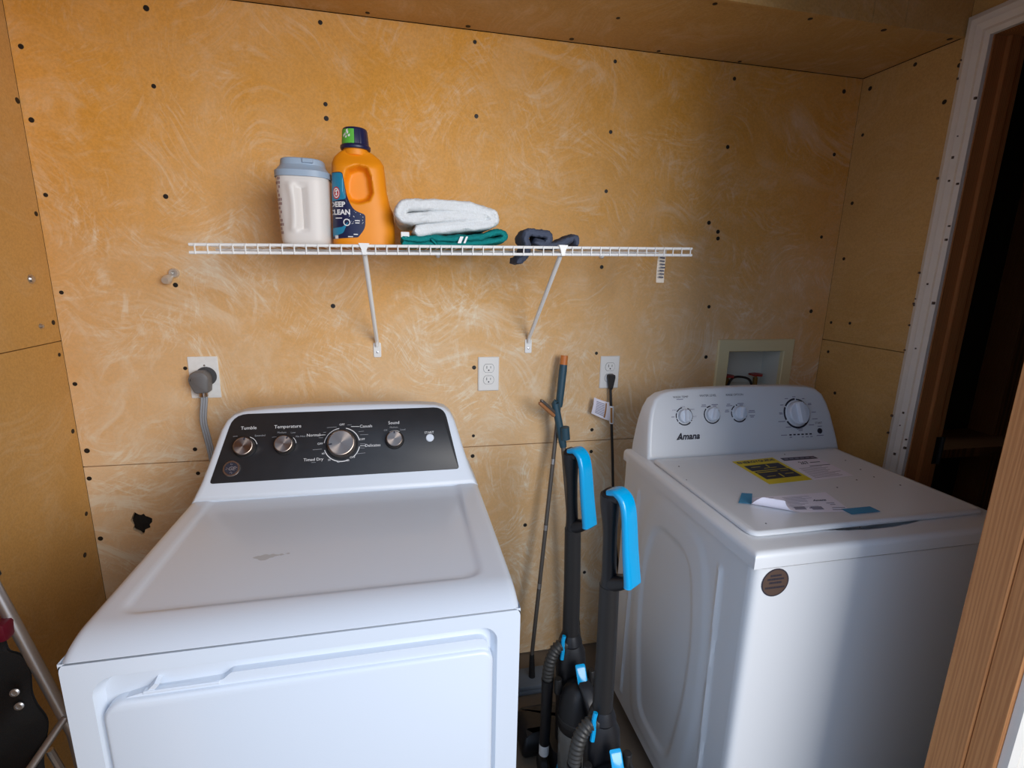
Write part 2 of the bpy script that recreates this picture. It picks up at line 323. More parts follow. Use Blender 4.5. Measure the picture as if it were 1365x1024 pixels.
# screws
sme = None
def screw(p, n, parent):
    global sme
    if sme is None:
        o = MB().lathe([(.0062, 0), (.0062, .0008), (.0045, .0011), (.001, .0007)], (0, 0, 0), (0, 0, 1), 10).build('screw', 'screw', None)
        sme = o.data; o.parent = parent
    else:
        o = bpy.data.objects.new('screw', sme); COL.objects.link(o); o.parent = parent; o.location = p
    o.location = Vector(p)-world_off(parent); o.rotation_euler = Vector(n).to_track_quat('Z', 'Y').to_euler()
    s_ = random.uniform(.85, 1.2); o.scale = (s_, s_, 1)
for u, v in [(195,11),(427,30),(633,56),(820,82),(979,105),(1125,122),(205,115),(221,262),(234,380),(28,62),(42,160),(61,260),(82,390),(434,139),(435,158),(635,155),(814,176),(970,196),(1112,206),(808,255),(957,309),(957,318),(1095,316),(802,356),(945,409),(1081,415),(444,408),(100,512),(116,601),(247,491),(260,599),(632,490),(795,471),(789,573),(631,581),(941,476),(945,297)]:
    screw(at_y(u, v, 0), (0, -1, 0), up)
for u, v in [(119,638),(134,718),(264,631),(630,608),(788,602),(779,763),(150,800),(700,700)]: screw(at_y(u, v, 0), (0, -1, 0), lo)
for u, v in [(23,134),(48,285),(71,430)]: screw(at_x(u, v, XL), (1, 0, 0), lu)
for u, v in [(79,473),(97,575),(115,685),(113,740)]: screw(at_x(u, v, XL), (1, 0, 0), ll)
for u, v in [(1160,118),(1220,86),(1279,87),(1259,136),(1150,180),(1136,271),(1125,345),(1108,430),(1133,431),(1216,439)]: screw(at_x(u, v, XR), (-1, 0, 0), ru)
for u, v in [(1104,469),(1113,524)]: screw(at_x(u, v, XR), (-1, 0, 0), rl)
for u, v in [(490,17),(624,35),(824,24),(953,5),(1080,25),(1178,40),(1266,52),(762,52),(878,68),(986,82)]: screw(at_z(u, v, ZC), (0, 0, -1), sb)
# doorway in the right wall: white casing, bare wood jamb, hinge
d1 = thing('door_1', (XR, DY0, 0), 'white cased doorway to a dark room beside the washer', 'doorway', kind='structure')
def casing_prof(): return [(0, 0), (0, .012), (.012, .016), (.020, .0135), (.036, .018), (.046, .017), (.052, .0185), (.060, .015), (.066, .012), (.066, 0)]
cw = casing_prof()
def vcase(y_in, sgn, z0, z1):
    # profile offset runs away from the opening; mitred at the top
    return [[(XR-h, y_in+sgn*d, z0) for d, h in cw], [(XR-h, y_in+sgn*d, z1+d) for d, h in cw]]
MB().loft(vcase(DY0+.003, 1, 0, DZ)).build('casing', 'paint', d1, 20)
MB().loft(vcase(DY1-.003, -1, 0, DZ)).build('casing', 'paint', d1, 20)
MB().loft([[(XR-h, DY0+.003+d, DZ+d) for d, h in cw], [(XR-h, DY1-.003-d, DZ+d) for d, h in cw]]).build('casing', 'paint', d1, 20)
MB().box((XR+.001, DY0, 0), (XR+.115, DY0+.019, DZ+.01)).build('jamb_board', 'jamb', d1)
MB().box((XR+.045, DY0-.011, 0), (XR+.08, DY0, DZ)).build('stop_strip', 'jamb', d1)
MB().box((XR+.001, DY1-.019, 0), (XR+.115, DY1, DZ+.01)).build('jamb_board', 'jamb', d1)
MB().box((XR+.001, DY1, DZ), (XR+.115, DY0, DZ+.019)).build('jamb_board', 'jamb', d1)
hg = at_y(1255, 600, DY0)
hb = MB().box((XR+.083, DY0-.002, hg.z-.045), (XR+.113, DY0, hg.z+.045)); hb.tube([(XR+.117, DY0-.004, hg.z-.045), (XR+.117, DY0-.004, hg.z+.045)], .006)
hb.build('hinge', 'screw', d1)
cb = MB()
for k in range(26):
    zz = random.uniform(.75, 2.05); d = random.choice((.003, .03, .064, .062)) + random.uniform(-.002, .002); s_ = random.uniform(.0012, .003)
    cb.box((XR-.0186, DY0+.003+d-s_, zz-s_*1.3), (XR-.010, DY0+.003+d+s_, zz+s_*1.3))
cb.build('paint_chip', 'chip', d1)['kind'] = 'stuff'
# the dark room beyond
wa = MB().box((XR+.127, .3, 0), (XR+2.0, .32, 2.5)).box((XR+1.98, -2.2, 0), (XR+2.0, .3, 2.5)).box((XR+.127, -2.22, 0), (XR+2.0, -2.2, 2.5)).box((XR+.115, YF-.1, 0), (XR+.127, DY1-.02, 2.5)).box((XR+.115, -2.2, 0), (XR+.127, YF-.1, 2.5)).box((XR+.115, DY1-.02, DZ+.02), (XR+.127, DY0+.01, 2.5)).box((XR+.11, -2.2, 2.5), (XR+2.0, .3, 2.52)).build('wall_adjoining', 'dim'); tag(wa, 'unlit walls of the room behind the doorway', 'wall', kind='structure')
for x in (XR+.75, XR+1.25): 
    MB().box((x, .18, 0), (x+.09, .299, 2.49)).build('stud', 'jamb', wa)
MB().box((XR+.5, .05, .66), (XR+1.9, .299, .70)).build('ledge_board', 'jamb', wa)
# the opening the photograph looks through: rough wood post with white outer casing
PX = .905
d2 = thing('door_2', (PX, YF, 0), 'rough wooden post of the open doorway in front of the washer', 'doorway', kind='structure')
MB().box((PX, YF-.052, 0), (PX+.10, YF, 2.12), .0015, 1).build('jamb_board', 'post', d2)
MB().box((PX+.0035, YF-.090, 0), (PX+.10, YF-.0525, 2.12), .0015, 1).build('jamb_board', 'post', d2)
MB().loft([[(PX+.010+d*1.0, YF-.0905-h, z) for d, h in cw] for z in (0, 2.14)]).build('casing', 'paint', d2, 20)
tag(MB().box((XL-.1, YF-.09, 0), (-.50, YF-.012, 2.5)).build('wall_entry', 'wall_l'), 'unseen front wall left of the open doorway, shading the left corner', 'wall', kind='structure')  # out of view; added at this width to darken the left corner
wf = MB().box((PX+.1, YF-.09, 0), (XR+.1, YF-.012, 2.5)).build('wall_front', 'wall_r'); tag(wf, 'front wall right of the open doorway', 'wall', kind='structure')
MB().box((-.50, YF-.09, 2.12), (PX+.1, YF-.012, 2.5)).build('header_board', 'wall_r', wf)
# small fittings in the walls
p = at_y(233, 364, 0); p2 = at_y(226, 371, 0)
M['galv'] = mat('galvanised', (.72, .70, .66), .35, .6)
st = thing('pipe_stub', p, 'small galvanised pipe elbow poking out of the back wall', 'pipe fitting')
MB().lathe([(.013, -.012), (.013, .0), (.011, .006), (.005, .006), (.005, -.004), (.0005, -.004)], p+Vector((0, -.006, 0)), (0, -1, 0), 18).build('nut', 'galv', st)
MB().tube([p+Vector((-.004, -.004, -.004)), p2+Vector((.004, -.012, .002)), p2+Vector((0, -.02, -.004)), p2+Vector((-.001, -.03, -.006))], [.006, .010, .013, .009], 14).build('elbow', 'galv', st)
for (u, v), lab in (((41, 372), 'large steel bolt head high on the left wall'), ((54, 435), 'small steel bolt head just above the left wall joint')):
    q = at_x(u, v, XL); r_ = .010 if v < 400 else .006
    tag(MB().lathe([(r_*1.2, 0), (r_*1.2, .002), (r_, .002), (r_*.8, .006), (r_*.3, .008)], q, (1, 0, 0), 12).build('bolt_head', 'steel'), lab, 'bolt')
# ================================================================== DRYER
def at_f(u, v, fr):
    d = ray(u, v); t = fr.n.dot(fr.o-CAM)/fr.n.dot(d); p = CAM+d*t
    return (p-fr.o).dot(fr.ux), (p-fr.o).dot(fr.uy)
def rpoly(pts, n=5):
    """polygon [(x,y,r)] with rounded corners"""
    out = []; N_ = len(pts)
    for i in range(N_):
        p0, p1, p2 = [Vector(pts[k % N_][:2]) for k in (i-1, i, i+1)]; r = pts[i][2]
        if r <= 0: out.append(tuple(p1)); continue
        a = (p0-p1).normalized(); b = (p2-p1).normalized(); s0 = p1+a*r; s1 = p1+b*r
        for k in range(n+1):
            t = k/n; out.append(tuple(s0*(1-t)**2 + p1*2*t*(1-t) + s1*t*t))
    return out
def sdist(poly, x, y):
    d = 1e9; ins = False; n = len(poly)
    for i in range(n):
        ax, ay = poly[i-1]; bx, by = poly[i]
        ex, ey = bx-ax, by-ay; t = max(0, min(1, ((x-ax)*ex+(y-ay)*ey)/(ex*ex+ey*ey+1e-12)))
        d = min(d, math.hypot(x-ax-ex*t, y-ay-ey*t))
        if (ay > y) != (by > y) and x < (bx-ax)*(y-ay)/(by-ay)+ax: ins = not ins
    return -d if ins else d
X0, X1, YD, ZT = -.495, .190, -.869, .885
dr = thing('dryer', (-.1525, -.52, 0), 'white clothes dryer with a black control fascia and chrome knobs', 'dryer')
MB().box((X0+.001, -.853, .035), (X1-.001, -.16, .861), .004).build('cabinet', 'enamel', dr)
MB().box((X0+.006, -.862, .8605), (X1-.006, -.17, .8645)).build('seam_gasket', 'seam', dr)
for x in (X0+.05, X1-.05):
    for y in (-.80, -.22): MB().lathe([(.02, 0), (.02, .01), (.008, .012), (.008, .04)], (x, y, 0), n=12).build('foot', 'black', dr)
fx = lambda p: Vector((p[0], YD, p[1]))
ho = rr(-.459, .150, .13, .834, [.028, .035, .03, .03], 8)
fp = MB().plate(rr(X0, X1, .035, .8605, .004, 2), [ho], fx, (0, .018, 0)).build('front_panel', 'enamel', dr)
hi = inset2(ho, .014)
mb = MB().loft([[(x, YD+.0002, z) for x, z in ho], [(x, YD+.004, z) for x, z in inset2(ho, .003)], [(x, YD+.018, z) for x, z in inset2(ho, .010)], [(x, YD+.0225, z) for x, z in hi]], cap=False)
b0 = len(mb.v)-len(hi); mb.f.append(tuple(range(b0, len(mb.v)))); mb.build('door_recess', 'enamel', fp, 30)
de = rr(-.449, .1425, .14, .790, [.022, .03, .02, .02], 8)
door = MB().loft([[(x, -.874, z) for x, z in inset2(de, .006)], [(x, -.8725, z) for x, z in inset2(de, .002)], [(x, -.869, z) for x, z in de], [(x, -.852, z) for x, z in de]]).build('door', 'enamel', dr, 50)
fg = rpoly([(-.436, .70, 0), (.135, .70, 0), (.135, .811, .02), (-.272, .8105, .004), (-.285, .799, .006), (-.395, .796, .002), (-.436, .786, .02)])
MB().plate(fg, [], lambda p: Vector((p[0], -.866, p[1])), (0, .013, 0)).build('door_flange', 'enamel', door)
MB().loft([[(-.395, -.8665, .792), (-.385, -.8665, .792), (-.372, -.8665, .806), (-.378, -.8665, .809)], [(-.395, -.851, .794), (-.385, -.851, .794), (-.372, -.851, .81), (-.378, -.851, .813)]]).build('pull_tab', 'enamel', door)
MB().box((-.395, -.869, .7935), (-.288, -.858, .7985), .0015, 1).build('pull_lip', 'enamel', door)
# top
rc = rr(-.449, .133, -.794, -.30, [.01, .01, .03, .03], 6)
def ztop(x, y):
    d = min(x-X0, X1-x); r = .016; z = ZT
    if d < r: z -= r-math.sqrt(max(0, r*r-(r-d)**2))
    if y < -.80: t = (-.80-y)/.069; z -= .020*t**2.2
    z -= .0035*sm(.007, -.007, sdist(rc, x, y))
    return z
xs = [X0+q for q in (0, .0008, .002, .004, .007, .011, .016)] + [X0+.016+(X1-X0-.032)*k/110 for k in range(1, 110)] + [X1-q for q in (.016, .011, .007, .004, .002, .0008, 0)]
ys = [YD+.069*k/14 for k in range(15)] + [-.80+.012*k/6 for k in range(1, 6)] + [-.788+.588*k/60 for k in range(61)]
nx, ny = len(xs), len(ys)
mb = MB().grid(nx, ny, lambda a, b: Vector((xs[round(a*(nx-1))], ys[round(b*(ny-1))], ztop(xs[round(a*(nx-1))], ys[round(b*(ny-1))]))))
mb.grid(nx, 2, lambda a, b: Vector((xs[round(a*(nx-1))], YD, (ztop(xs[round(a*(nx-1))], YD), .864)[round(b)])))
for x in (X0, X1): mb.grid(ny, 2, lambda a, b: Vector((x, ys[round(a*(ny-1))], (ztop(x, ys[round(a*(ny-1))]), .864)[round(b)])))
bm = bmesh.new(); me_ = bpy.data.meshes.new('t'); me_.from_pydata(mb.v, [], mb.f); bm.from_mesh(me_); bmesh.ops.remove_doubles(bm, verts=bm.verts, dist=1e-5); mb = MB().frombm(bm)
tp = mb.build('top_panel', 'enamel', dr, 40)
# worn smudge on the top
sp = MB(); q = at_z(352, 741, ZT)
for k, (dx, dy, r) in enumerate([(0, 0, .013), (.014, .003, .008), (-.012, .002, .006), (.03, .004, .004), (.042, .006, .003)]):
    sp.add([(q.x+dx+r*1.4*math.cos(a)*(1+.3*math.sin(3*a+k)), q.y+dy+r*.7*math.sin(a)*(1+.25*math.cos(4*a)), ZT-.0034+.0001*k) for a in [2*pi*i/18 for i in range(18)]], [tuple(range(18))])
sp.build('smudge', 'dirt', tp)
# console
CF = frame((-.1525, -.385, .885), (1, 0, 0), (0, math.cos(math.radians(58)), math.sin(math.radians(58))))
half = [(.3425, -.004), (.334, .018), (.324, .045), (.313, .085), (.302, .13), (.291, .175), (.280, .200), (.264, .216), (.240, .2245), (.19, .2285), (.10, .2315), (0, .2325)]
ol = half + [(-x, s) for x, s in half[-2::-1]]
def ring(ins, h): return [CF(x, s, h) for x, s in inset2(ol, ins)]
back = [Vector((p.x, -.20, p.z-.004 if p.z > .95 else p.z)) for p in ring(.004, -.012)]
mid = [Vector((p.x, (p.y-.20)/2-.004 if p.z > .9 else (p.y-.2)/2, p.z+.001)) for p in ring(0, -.012)]
con = MB().loft([ring(.016, 0), ring(.008, -.001), ring(.003, -.005), ring(0, -.012), mid, back]).build('console', 'plastic_w', dr, 50)
fpoly = rpoly([(-.302, .041, .008), (.294, .041, .008), (.263, .212, .030), (-.262, .212, .034)])
fa = MB().loft([[CF(x, s, -.001) for x, s in fpoly], [CF(x, s, .0012) for x, s in fpoly], [CF(x, s, .0018) for x, s in inset2(fpoly, .001)]]).build('control_fascia', 'fascia', dr, 40)
H = .0022
def chrome_knob(u, v, r, h, skirt, ang):
    x, y = at_f(u, v, CF); o = CF(x, y, .0018)
    k = MB().lathe([(r, .004), (r, h*.55), (r*.985, h*.8), (r*.93, h*.97), (r*.87, h), (r*.85, h-.0006), (r*.3, h-.001), (.0004, h-.001)], (0, 0, 0), (0, 0, 1), 40).build('knob', 'turned', dr, 25, local=True)
    k.location = o-world_off(dr); k.rotation_euler = Matrix((CF.ux, CF.uy, CF.n)).transposed().to_euler()
    MB().lathe([(skirt, 0), (skirt, .002), (r*1.03, .005), (r*.9, .005)], (0, 0, 0), (0, 0, 1), 32).build('skirt', 'black', k, local=True)
    t = MB(); fr = frame((0, 0, h-.0003), (1, 0, 0), (0, 1, 0)); a = math.radians(ang); bar(t, fr, .62*r*math.cos(a), .62*r*math.sin(a), .9*r*math.cos(a), .9*r*math.sin(a), .0035, .0005); t.build('pointer_mark', 'print_k', k, local=True)
    return x, y
k1 = chrome_knob(327, 597, .0235, .021, .0265, 82); k2 = chrome_knob(380, 594, .0225, .021, .0255, 60)
k3 = chrome_knob(456, 593, .0345, .026, .0385, 188); k4 = chrome_knob(526, 587, .0215, .021, .0245, 90)
x, y = at_f(573, 584, CF)
MB().lathe([(.0105, 0), (.0105, .002), (.009, .0035), (.0005, .0038)], CF(x, y, .0018), CF.n, 24).build('start_button', 'plastic_w', dr)
sx, sy = x, y
tw, tg = MB(), MB()
T = lambda s, u, v, size=.0085, mbx=None: put_text(mbx or tw, s, CF, *at_f(u, v, CF), size, H)
T('Tumble', 332, 571, .012); T('Temperature', 384, 569, .012); T('Sound', 525, 564, .0115); T('START', 572, 577, .0085)
T('Extended', 347, 581, .0065, tg); T('Medium', 376, 577, .0065, tg); T('Low', 391, 577, .0065, tg); T('No Heat', 401, 582, .0065, tg)
T('Off', 514, 574, .0065, tg); T('Medium', 525, 570, .0065, tg); T('Loud', 537, 573, .0065, tg)
T('Normal', 418, 580.5, .0105); T('Casuals', 488, 568.5, .0105); T('Delicates', 497, 594, .0105); T('Timed Dry', 418, 613, .0105)
for u, v in ((456, 566.5), (483, 586), (427, 592), (470, 610)): T('OFF', u, v, .0075)
for s, u, v in (('60', 431, 605), ('50', 439, 613.5), ('40', 451, 616), ('20', 464, 614)): T(s, u, v, .0065)
for (u0, v0, u1, v1, wd) in ((426, 580.5, 434, 580, .0012), (468, 569, 479, 569, .0012), (480, 580, 491, 579.5, .0009), (478, 576, 485, 575, .0009), (480, 592, 487, 592, .0009), (480, 594.5, 488, 594.5, .0012), (480, 597.5, 486, 597.5, .0009), (474, 605.5, 487, 604, .0009), (417, 600, 429, 599, .0009), (436, 570.5, 449, 569.5, .0009), (425, 584, 431, 584, .0009), (431, 577, 435, 576.5, .0009), (463, 567, 469, 566.5, .0009), (415, 617, 421, 616.7, .0009), (311, 582.3, 317, 581.7, .0009), (363, 583.3, 369, 582.7, .0009)):
    bar(tg if wd < .001 else tw, CF, *at_f(u0, v0, CF), *at_f(u1, v1, CF), wd, H)
for a0, a1 in ((12, 78), (100, 172), (196, 292), (312, 350)): arc_band(tw, CF, *k3, .0425, .0445, a0, a1, H)
arc_band(tw, CF, *k3, .0365, .0378, 255, 345, H); arc_band(tw, CF, *k1, .027, .0283, 15, 70, H); arc_band(tw, CF, *k2, .026, .0273, 10, 45, H); arc_band(tw, CF, *k4, .0248, .026, 60, 120, H)
tw.build('printed_markings', 'print_w', fa)['kind'] = 'stuff'; tg.build('fine_markings', 'print_g', fa)['kind'] = 'stuff'
# round emblem
bx, by = at_f(309, 625, CF); o = CF(bx, by, .0018)
em = MB().lathe([(.0195, 0), (.0195, .002), (.0185, .003), (.0150, .003), (.0145, .0018), (.0004, .0018)], o, CF.n, 32).build('emblem', 'chrome', dr, 25)
MB().lathe([(.0144, .0016), (.0144, .0021), (.0004, .0021)], o, CF.n, 28).build('emblem_ground', 'print_k', em)
eb = MB(); fr = frame(o+CF.n*.0022, CF.ux, CF.uy)
put_text(eb, 'GE', fr, 0, -.0006, .0125, .0003, .0003, .35)
for k in range(4): a = pi/4+pi/2*k; arc_band(eb, fr, .0108*math.cos(a+pi/4), .0108*math.sin(a+pi/4), .0017, .0026, math.degrees(a)+60, math.degrees(a)+330, .0003, 10)
eb.build('emblem_monogram', 'steel', em)['kind'] = 'stuff'

# ================================================================== WASHER
WX0, WX1, WY, WB, WZ = .672, 1.362, -.840, -.235, .862
wa_ = thing('washer', ((WX0+WX1)/2, (WY+WB)/2, 0), 'white top-loading washing machine with white dial console and papers on lid', 'washer')
inner = rpoly([(-.455, .765, .06), (-.618, .765, .06), (-.660, .62, .10), (-.660, .40, .12), (-.615, .14, .05), (-.450, .14, .05), (-.402, .40, .12), (-.402, .62, .10)])
outer = rpoly([(-.425, .832, .07), (-.660, .832, .07), (-.712, .66, .12), (-.712, .36, .12), (-.66, .09, .05), (-.41, .09, .05), (-.365, .36, .1), (-.365, .66, .1)])
def segd(y, z, y0, z0, y1, z1):
    ey, ez = y1-y0, z1-z0; t = max(0, min(1, ((y-y0)*ey+(z-z0)*ez)/(ey*ey+ez*ez))); return math.hypot(y-y0-ey*t, z-z0-ez*t)
def emb(y, z):
    e = .007*sm(.010, -.010, sdist(inner, y, z)) - .0035*sm(.022, -.012, sdist(outer, y, z))
    for s_ in ((-.737, .80, -.752, .12), (-.338, .80, -.326, .10)): e -= .0055*sm(.010, .003, segd(y, z, *s_))
    return WX0+.0045+e
R_ = .022
def cab_ring(z, dx=0): return [(x, y, z) for x, y in rpoly([(WX0+.0045, WY, R_), (WX1, WY, R_), (WX1, WB, .01), (WX0+.0045, WB, .01)], 6)]
y0g, y1g = WY+R_, WB-.01
mb = MB()
ringxy = rpoly([(WX0+.0045, WY, R_), (WX1, WY, R_), (WX1, WB, .01), (WX0+.0045, WB, .01)], 6)
nyg, nzg = 95, 120
mb.grid(nyg, nzg, lambda a, b: Vector((emb(y0g+(y1g-y0g)*a, .05+(WZ-.05)*b), y0g+(y1g-y0g)*a, .05+(WZ-.05)*b)))
ring_open = ringxy[6:] and ringxy
# open strip: front-left corner -> front -> right -> back -> rear-left corner
strip = [p for p in ringxy]
# rpoly starts with corner 0 (front-left) running from the left side to the front
mb.loft([[(x, y, z) for x, y in strip] for z in (.05, WZ)], cap=False, closed=False)
mb.add([(x, y, WZ) for x, y in strip], [tuple(range(len(strip)))])
cabw = mb.build('cabinet', 'enamel2', wa_, 40)
MB().box((WX0+.012, WY+.008, .861), (WX1-.008, WB-.004, .8665)).build('seam_gasket', 'seam', wa_)
for x in (WX0+.06, WX1-.06):
    for y in (WY+.06, WB-.06): MB().lathe([(.022, 0), (.022, .012), (.009, .014), (.009, .055)], (x, y, 0), n=12).build('foot', 'black', wa_)
# top frame with finger scoop
FX0, FX1, FY0, FY1, FZ = WX0-.003, WX1+.003, WY-.004, WB, .899
def zfr(x, y):
    d = min(x-FX0, FX1-x, y-FY0); r = .012; z = FZ
    if d < r: z -= r-math.sqrt(max(0, r*r-(r-d)**2))
    q = ((x-1.02)/.15)**2+((y+.764)/.034)**2
    z -= .030*sm(1, .30, q); return z
xs2 = [FX0+q for q in (0, .0006, .002, .004, .008, .012)] + [FX0+.012+(FX1-FX0-.024)*k/70 for k in range(1, 70)] + [FX1-q for q in (.012, .008, .004, .002, .0006, 0)]
ys2 = [FY0+q for q in (0, .0006, .002, .004, .008, .012)] + [FY0+.012+.10*k/24 for k in range(1, 25)] + [FY0+.112+(FY1-FY0-.112)*k/12 for k in range(1, 13)]
n2, m2 = len(xs2), len(ys2); gx = lambda a: xs2[round(a*(n2-1))]; gy = lambda b: ys2[round(b*(m2-1))]
mb = MB().grid(n2, m2, lambda a, b: Vector((gx(a), gy(b), zfr(gx(a), gy(b)))))
mb.grid(n2, 2, lambda a, b: Vector((gx(a), FY0, (zfr(gx(a), FY0), .866)[round(b)])))
for x in (FX0, FX1): mb.grid(m2, 2, lambda a, b: Vector((x, gy(a), (zfr(x, gy(a)), .866)[round(b)])))
mb.grid(2, 2, lambda a, b: Vector((FX0+(FX1-FX0)*a, FY0+(FY1-FY0)*b, .866)))
bm = bmesh.new(); me_ = bpy.data.meshes.new('t'); me_.from_pydata(mb.v, [], mb.f); bm.from_mesh(me_); bmesh.ops.remove_doubles(bm, verts=bm.verts, dist=1e-5); MB().frombm(bm).build('top_frame', 'enamel2', wa_, 40)
LZ = .9075
lo_ = rr(.704, 1.332, -.785, -.352, [.012, .012, .022, .022], 6)
lid = MB().loft([[(x, y, z) for x, y in inset2(lo_, i)] for i, z in ((.004, .8995), (.0, .9005), (0, .905), (.003, .9085), (.007, .9095), (.013, .9085), (.018, LZ))]).build('lid', 'enamel2', wa_, 40)
# console
WF = frame((1.034, -.335, .8975), (1, 0, 0), (0, math.cos(math.radians(70)), math.sin(math.radians(70))))
wl_ = [(.335, -.004), (.333, .03), (.328, .07), (.321, .115), (.312, .15), (.298, .180), (.275, .198), (.24, .2065), (.16, .211), (.06, .213), (0, .2135)]
wol = wl_ + [(-x, s) for x, s in wl_[-2::-1]]
def wring(ins, h): return [WF(x, s, h) for x, s in inset2(wol, ins)]
wmid = [Vector((1.034+(p.x-1.034)*1.012, (p.y-.245)/2, p.z+.002)) for p in wring(0, -.010)]
wback = [Vector((1.034+(p.x-1.034)*1.02, -.240, p.z-.001)) for p in wring(0, -.010)]
wcon = MB().loft([wring(.013, 0), wring(.006, -.0008), wring(.0015, -.004), wring(0, -.010), wmid, wback]).build('console', 'enamel2', wa_, 50)
wk, wg = MB(), MB()
def white_knob(u, v, r, h, ang):
    x, y = at_f(u, v, WF); o = WF(x, y, 0)
    k = MB().lathe([(r, 0), (r, h*.45), (r*.97, h*.6), (r*.9, h*.68), (.0004, h*.68)], o, WF.n, 36).build('knob', 'plastic_w', wa_, 25)
    a = math.radians(ang); fr = frame(o, WF.ux*math.cos(a)+WF.uy*math.sin(a), -WF.ux*math.sin(a)+WF.uy*math.cos(a))
    rg = rr(-r*.92, r*.99, -r*.30, r*.30, r*.26, 5)
    MB().loft([[fr(p[0], p[1], h*.6) for p in rg], [fr(p[0], p[1], h*1.1) for p in inset2(rg, .0012)], [fr(p[0], p[1], h*1.2) for p in inset2(rg, .003)]]).build('grip', 'plastic_w', k, 40)
    return x, y
q1 = white_knob(912, 555, .0205, .020, 85); q2 = white_knob(949, 553, .0205, .020, 72); q3 = white_knob(985, 551, .0205, .020, 75); q4 = white_knob(1062, 551, .037, .024, 95)
for q, segs in ((q1, ((-135, -45), (195, 215), (222, 232), (100, 150), (158, 190), (-20, 60), (-35, -26))), (q2, ((135, 410), (95, 125))), (q3, ((-140, -40), (-30, 25), (165, 205), (120, 158), (98, 108)))):
    for a0, a1 in segs: arc_band(wk, WF, *q, .0245, .0282, a0, a1)
for a0, a1 in ((92, 148), (153, 205), (212, 378), (20, 40), (45, 87)): arc_band(wk, WF, *q4, .0425, .0485 if a0 > 90 else .0465, a0, a1, n=24)
TW = lambda s, u, v, size, mbx=None, **k: put_text(mbx or wk, s, WF, *at_f(u, v, WF), size, .0006, **k)
TW('WASH TEMP', 907, 529.5, .0092); TW('WATER LEVEL', 943.5, 527.5, .0092); TW('RINSE OPTION', 979, 526.5, .0092); TW('START', 1091, 564, .0092)
for s, u, v in (('WARM', 922, 546), ('COLD', 899, 547), ('HOT', 926, 555.5), ('COOL', 910, 542.5)): TW(s, u, v, .0058, wg)
for u, v, l in ((906, 532.5, .022), (897, 556, .010), (938, 540, .014), (938, 542, .018), (952.5, 539.5, .022), (952.5, 541.5, .012), (971, 539, .012), (972, 541, .022), (969, 547, .012), (969, 549, .015), (987, 538, .022), (988, 540, .012), (1002, 547.5, .02), (1002, 549.5, .024), (1002.5, 554, .018), (1002.5, 556, .012),
                (1058, 529, .012), (1048, 531.5, .012), (1070.5, 531.5, .009), (1079, 538, .012), (1079, 539.5, .014), (1042, 540, .012), (1040.5, 550.5, .012), (1041, 552, .012), (1084.5, 549.5, .016), (1086, 558.5, .02), (1042, 562, .025), (1051, 569.5, .02), (1081.5, 566.5, .02), (1066, 572, .022), (1067, 574, .015), (1045, 580.3, .022), (1092.5, 568.3, .016), (1093, 580.5, .026), (1054, 583, .008), (1070, 582.5, .008), (1076, 582.3, .011), (1081.5, 582, .009)):
    x, y = at_f(u, v, WF); bar(wg, WF, x-l/2, y, x+l/2, y, .0026)
for k in range(6):
    x, y = at_f(1053.6+5.35*k, 579.8-.25*k, WF); bar(wk, WF, x-.0045, y, x+.0045, y, .0042)
put_text(wk, 'Amana', WF, *at_f(917, 582, WF), .027, .0006, .0009, .35)
bar(wk, WF, *at_f(903.5, 586, WF), *at_f(908, 584.5, WF), .003)
x, y = at_f(1092.5, 574.5, WF); MB().lathe([(.0085, 0), (.0085, .002), (.007, .003), (.0004, .003)], WF(x, y, 0), WF.n, 20).build('start_button', 'print_k', wa_)
wk.build('printed_markings', 'print_k', wcon)['kind'] = 'stuff'; wg.build('fine_markings', 'ink_l', wcon)['kind'] = 'stuff'
# round service sticker on the cabinet front
so = frame(Vector((0, WY-.0002, 0)) + Vector((at_y(1033, 776.5, WY).x, 0, at_y(1033, 776.5, WY).z)), (1, 0, 0), (0, 0, 1))
stk = MB().loft([[so(.0315*math.cos(a), .0315*math.sin(a), h) for a in [2*pi*k/36 for k in range(36)]] for h in (0, .0006)]).build('service_sticker', 'brown', wa_)
sk = MB(); arc_band(sk, so, 0, 0, .0290, .0312, 0, 360, .0009, 40)
for y, l in ((.016, .026), (.008, .038), (.000, .028), (-.011, .044)):
    x = -l/2
    while x < l/2:
        dw = random.uniform(.0018, .0034); sk.add([so(x, y-.0022, .0009), so(x+dw, y-.0022, .0009), so(x+dw, y+.0022, .0009), so(x, y+.0022, .0009)], [(0, 1, 2, 3)]); x += dw+.0009
sk.build('sticker_print', 'print_k', stk)['kind'] = 'stuff'
# ---- papers lying on the washer lid
LF = frame((0, 0, LZ), (1, 0, 0), (0, 1, 0))
def lidq(*uv): return [(at_z(u, v, LZ).x, at_z(u, v, LZ).y) for u, v in uv]
def sheet(quad, z, name, m, parent=None, t=.0004):
    return MB().loft([[(x, y, z) for x, y in quad], [(x, y, z+t) for x, y in quad]]).build(name, m, parent)
def qf(quad, h):
    """bilinear frame over quad: (front-left, front-right, back-right, back-left)"""
    A, B, C_, D_ = [Vector(p) for p in quad]
    def f(x, y, hh=0):
        p = A*(1-x)*(1-y)+B*x*(1-y)+C_*x*y+D_*(1-x)*y; return Vector((p.x, p.y, h+hh))
    return f
eg = [(.922, -.566), (1.060, -.558), (1.070, -.395), (.926, -.406)]
e = sheet(eg, LZ+.0002, 'energy_label', 'yellow'); tag(e, 'yellow energy label with black print stuck on the washer lid', 'label')
fe = qf(eg, LZ+.0007)
def patch(mb, f, x0, y0, x1, y1): mb.add([f(x0, y0), f(x1, y0), f(x1, y1), f(x0, y1)], [(0, 1, 2, 3)])
kb = MB(); patch(kb, fe, .10, .17, .93, .50); patch(kb, fe, .08, .52, .92, .76)
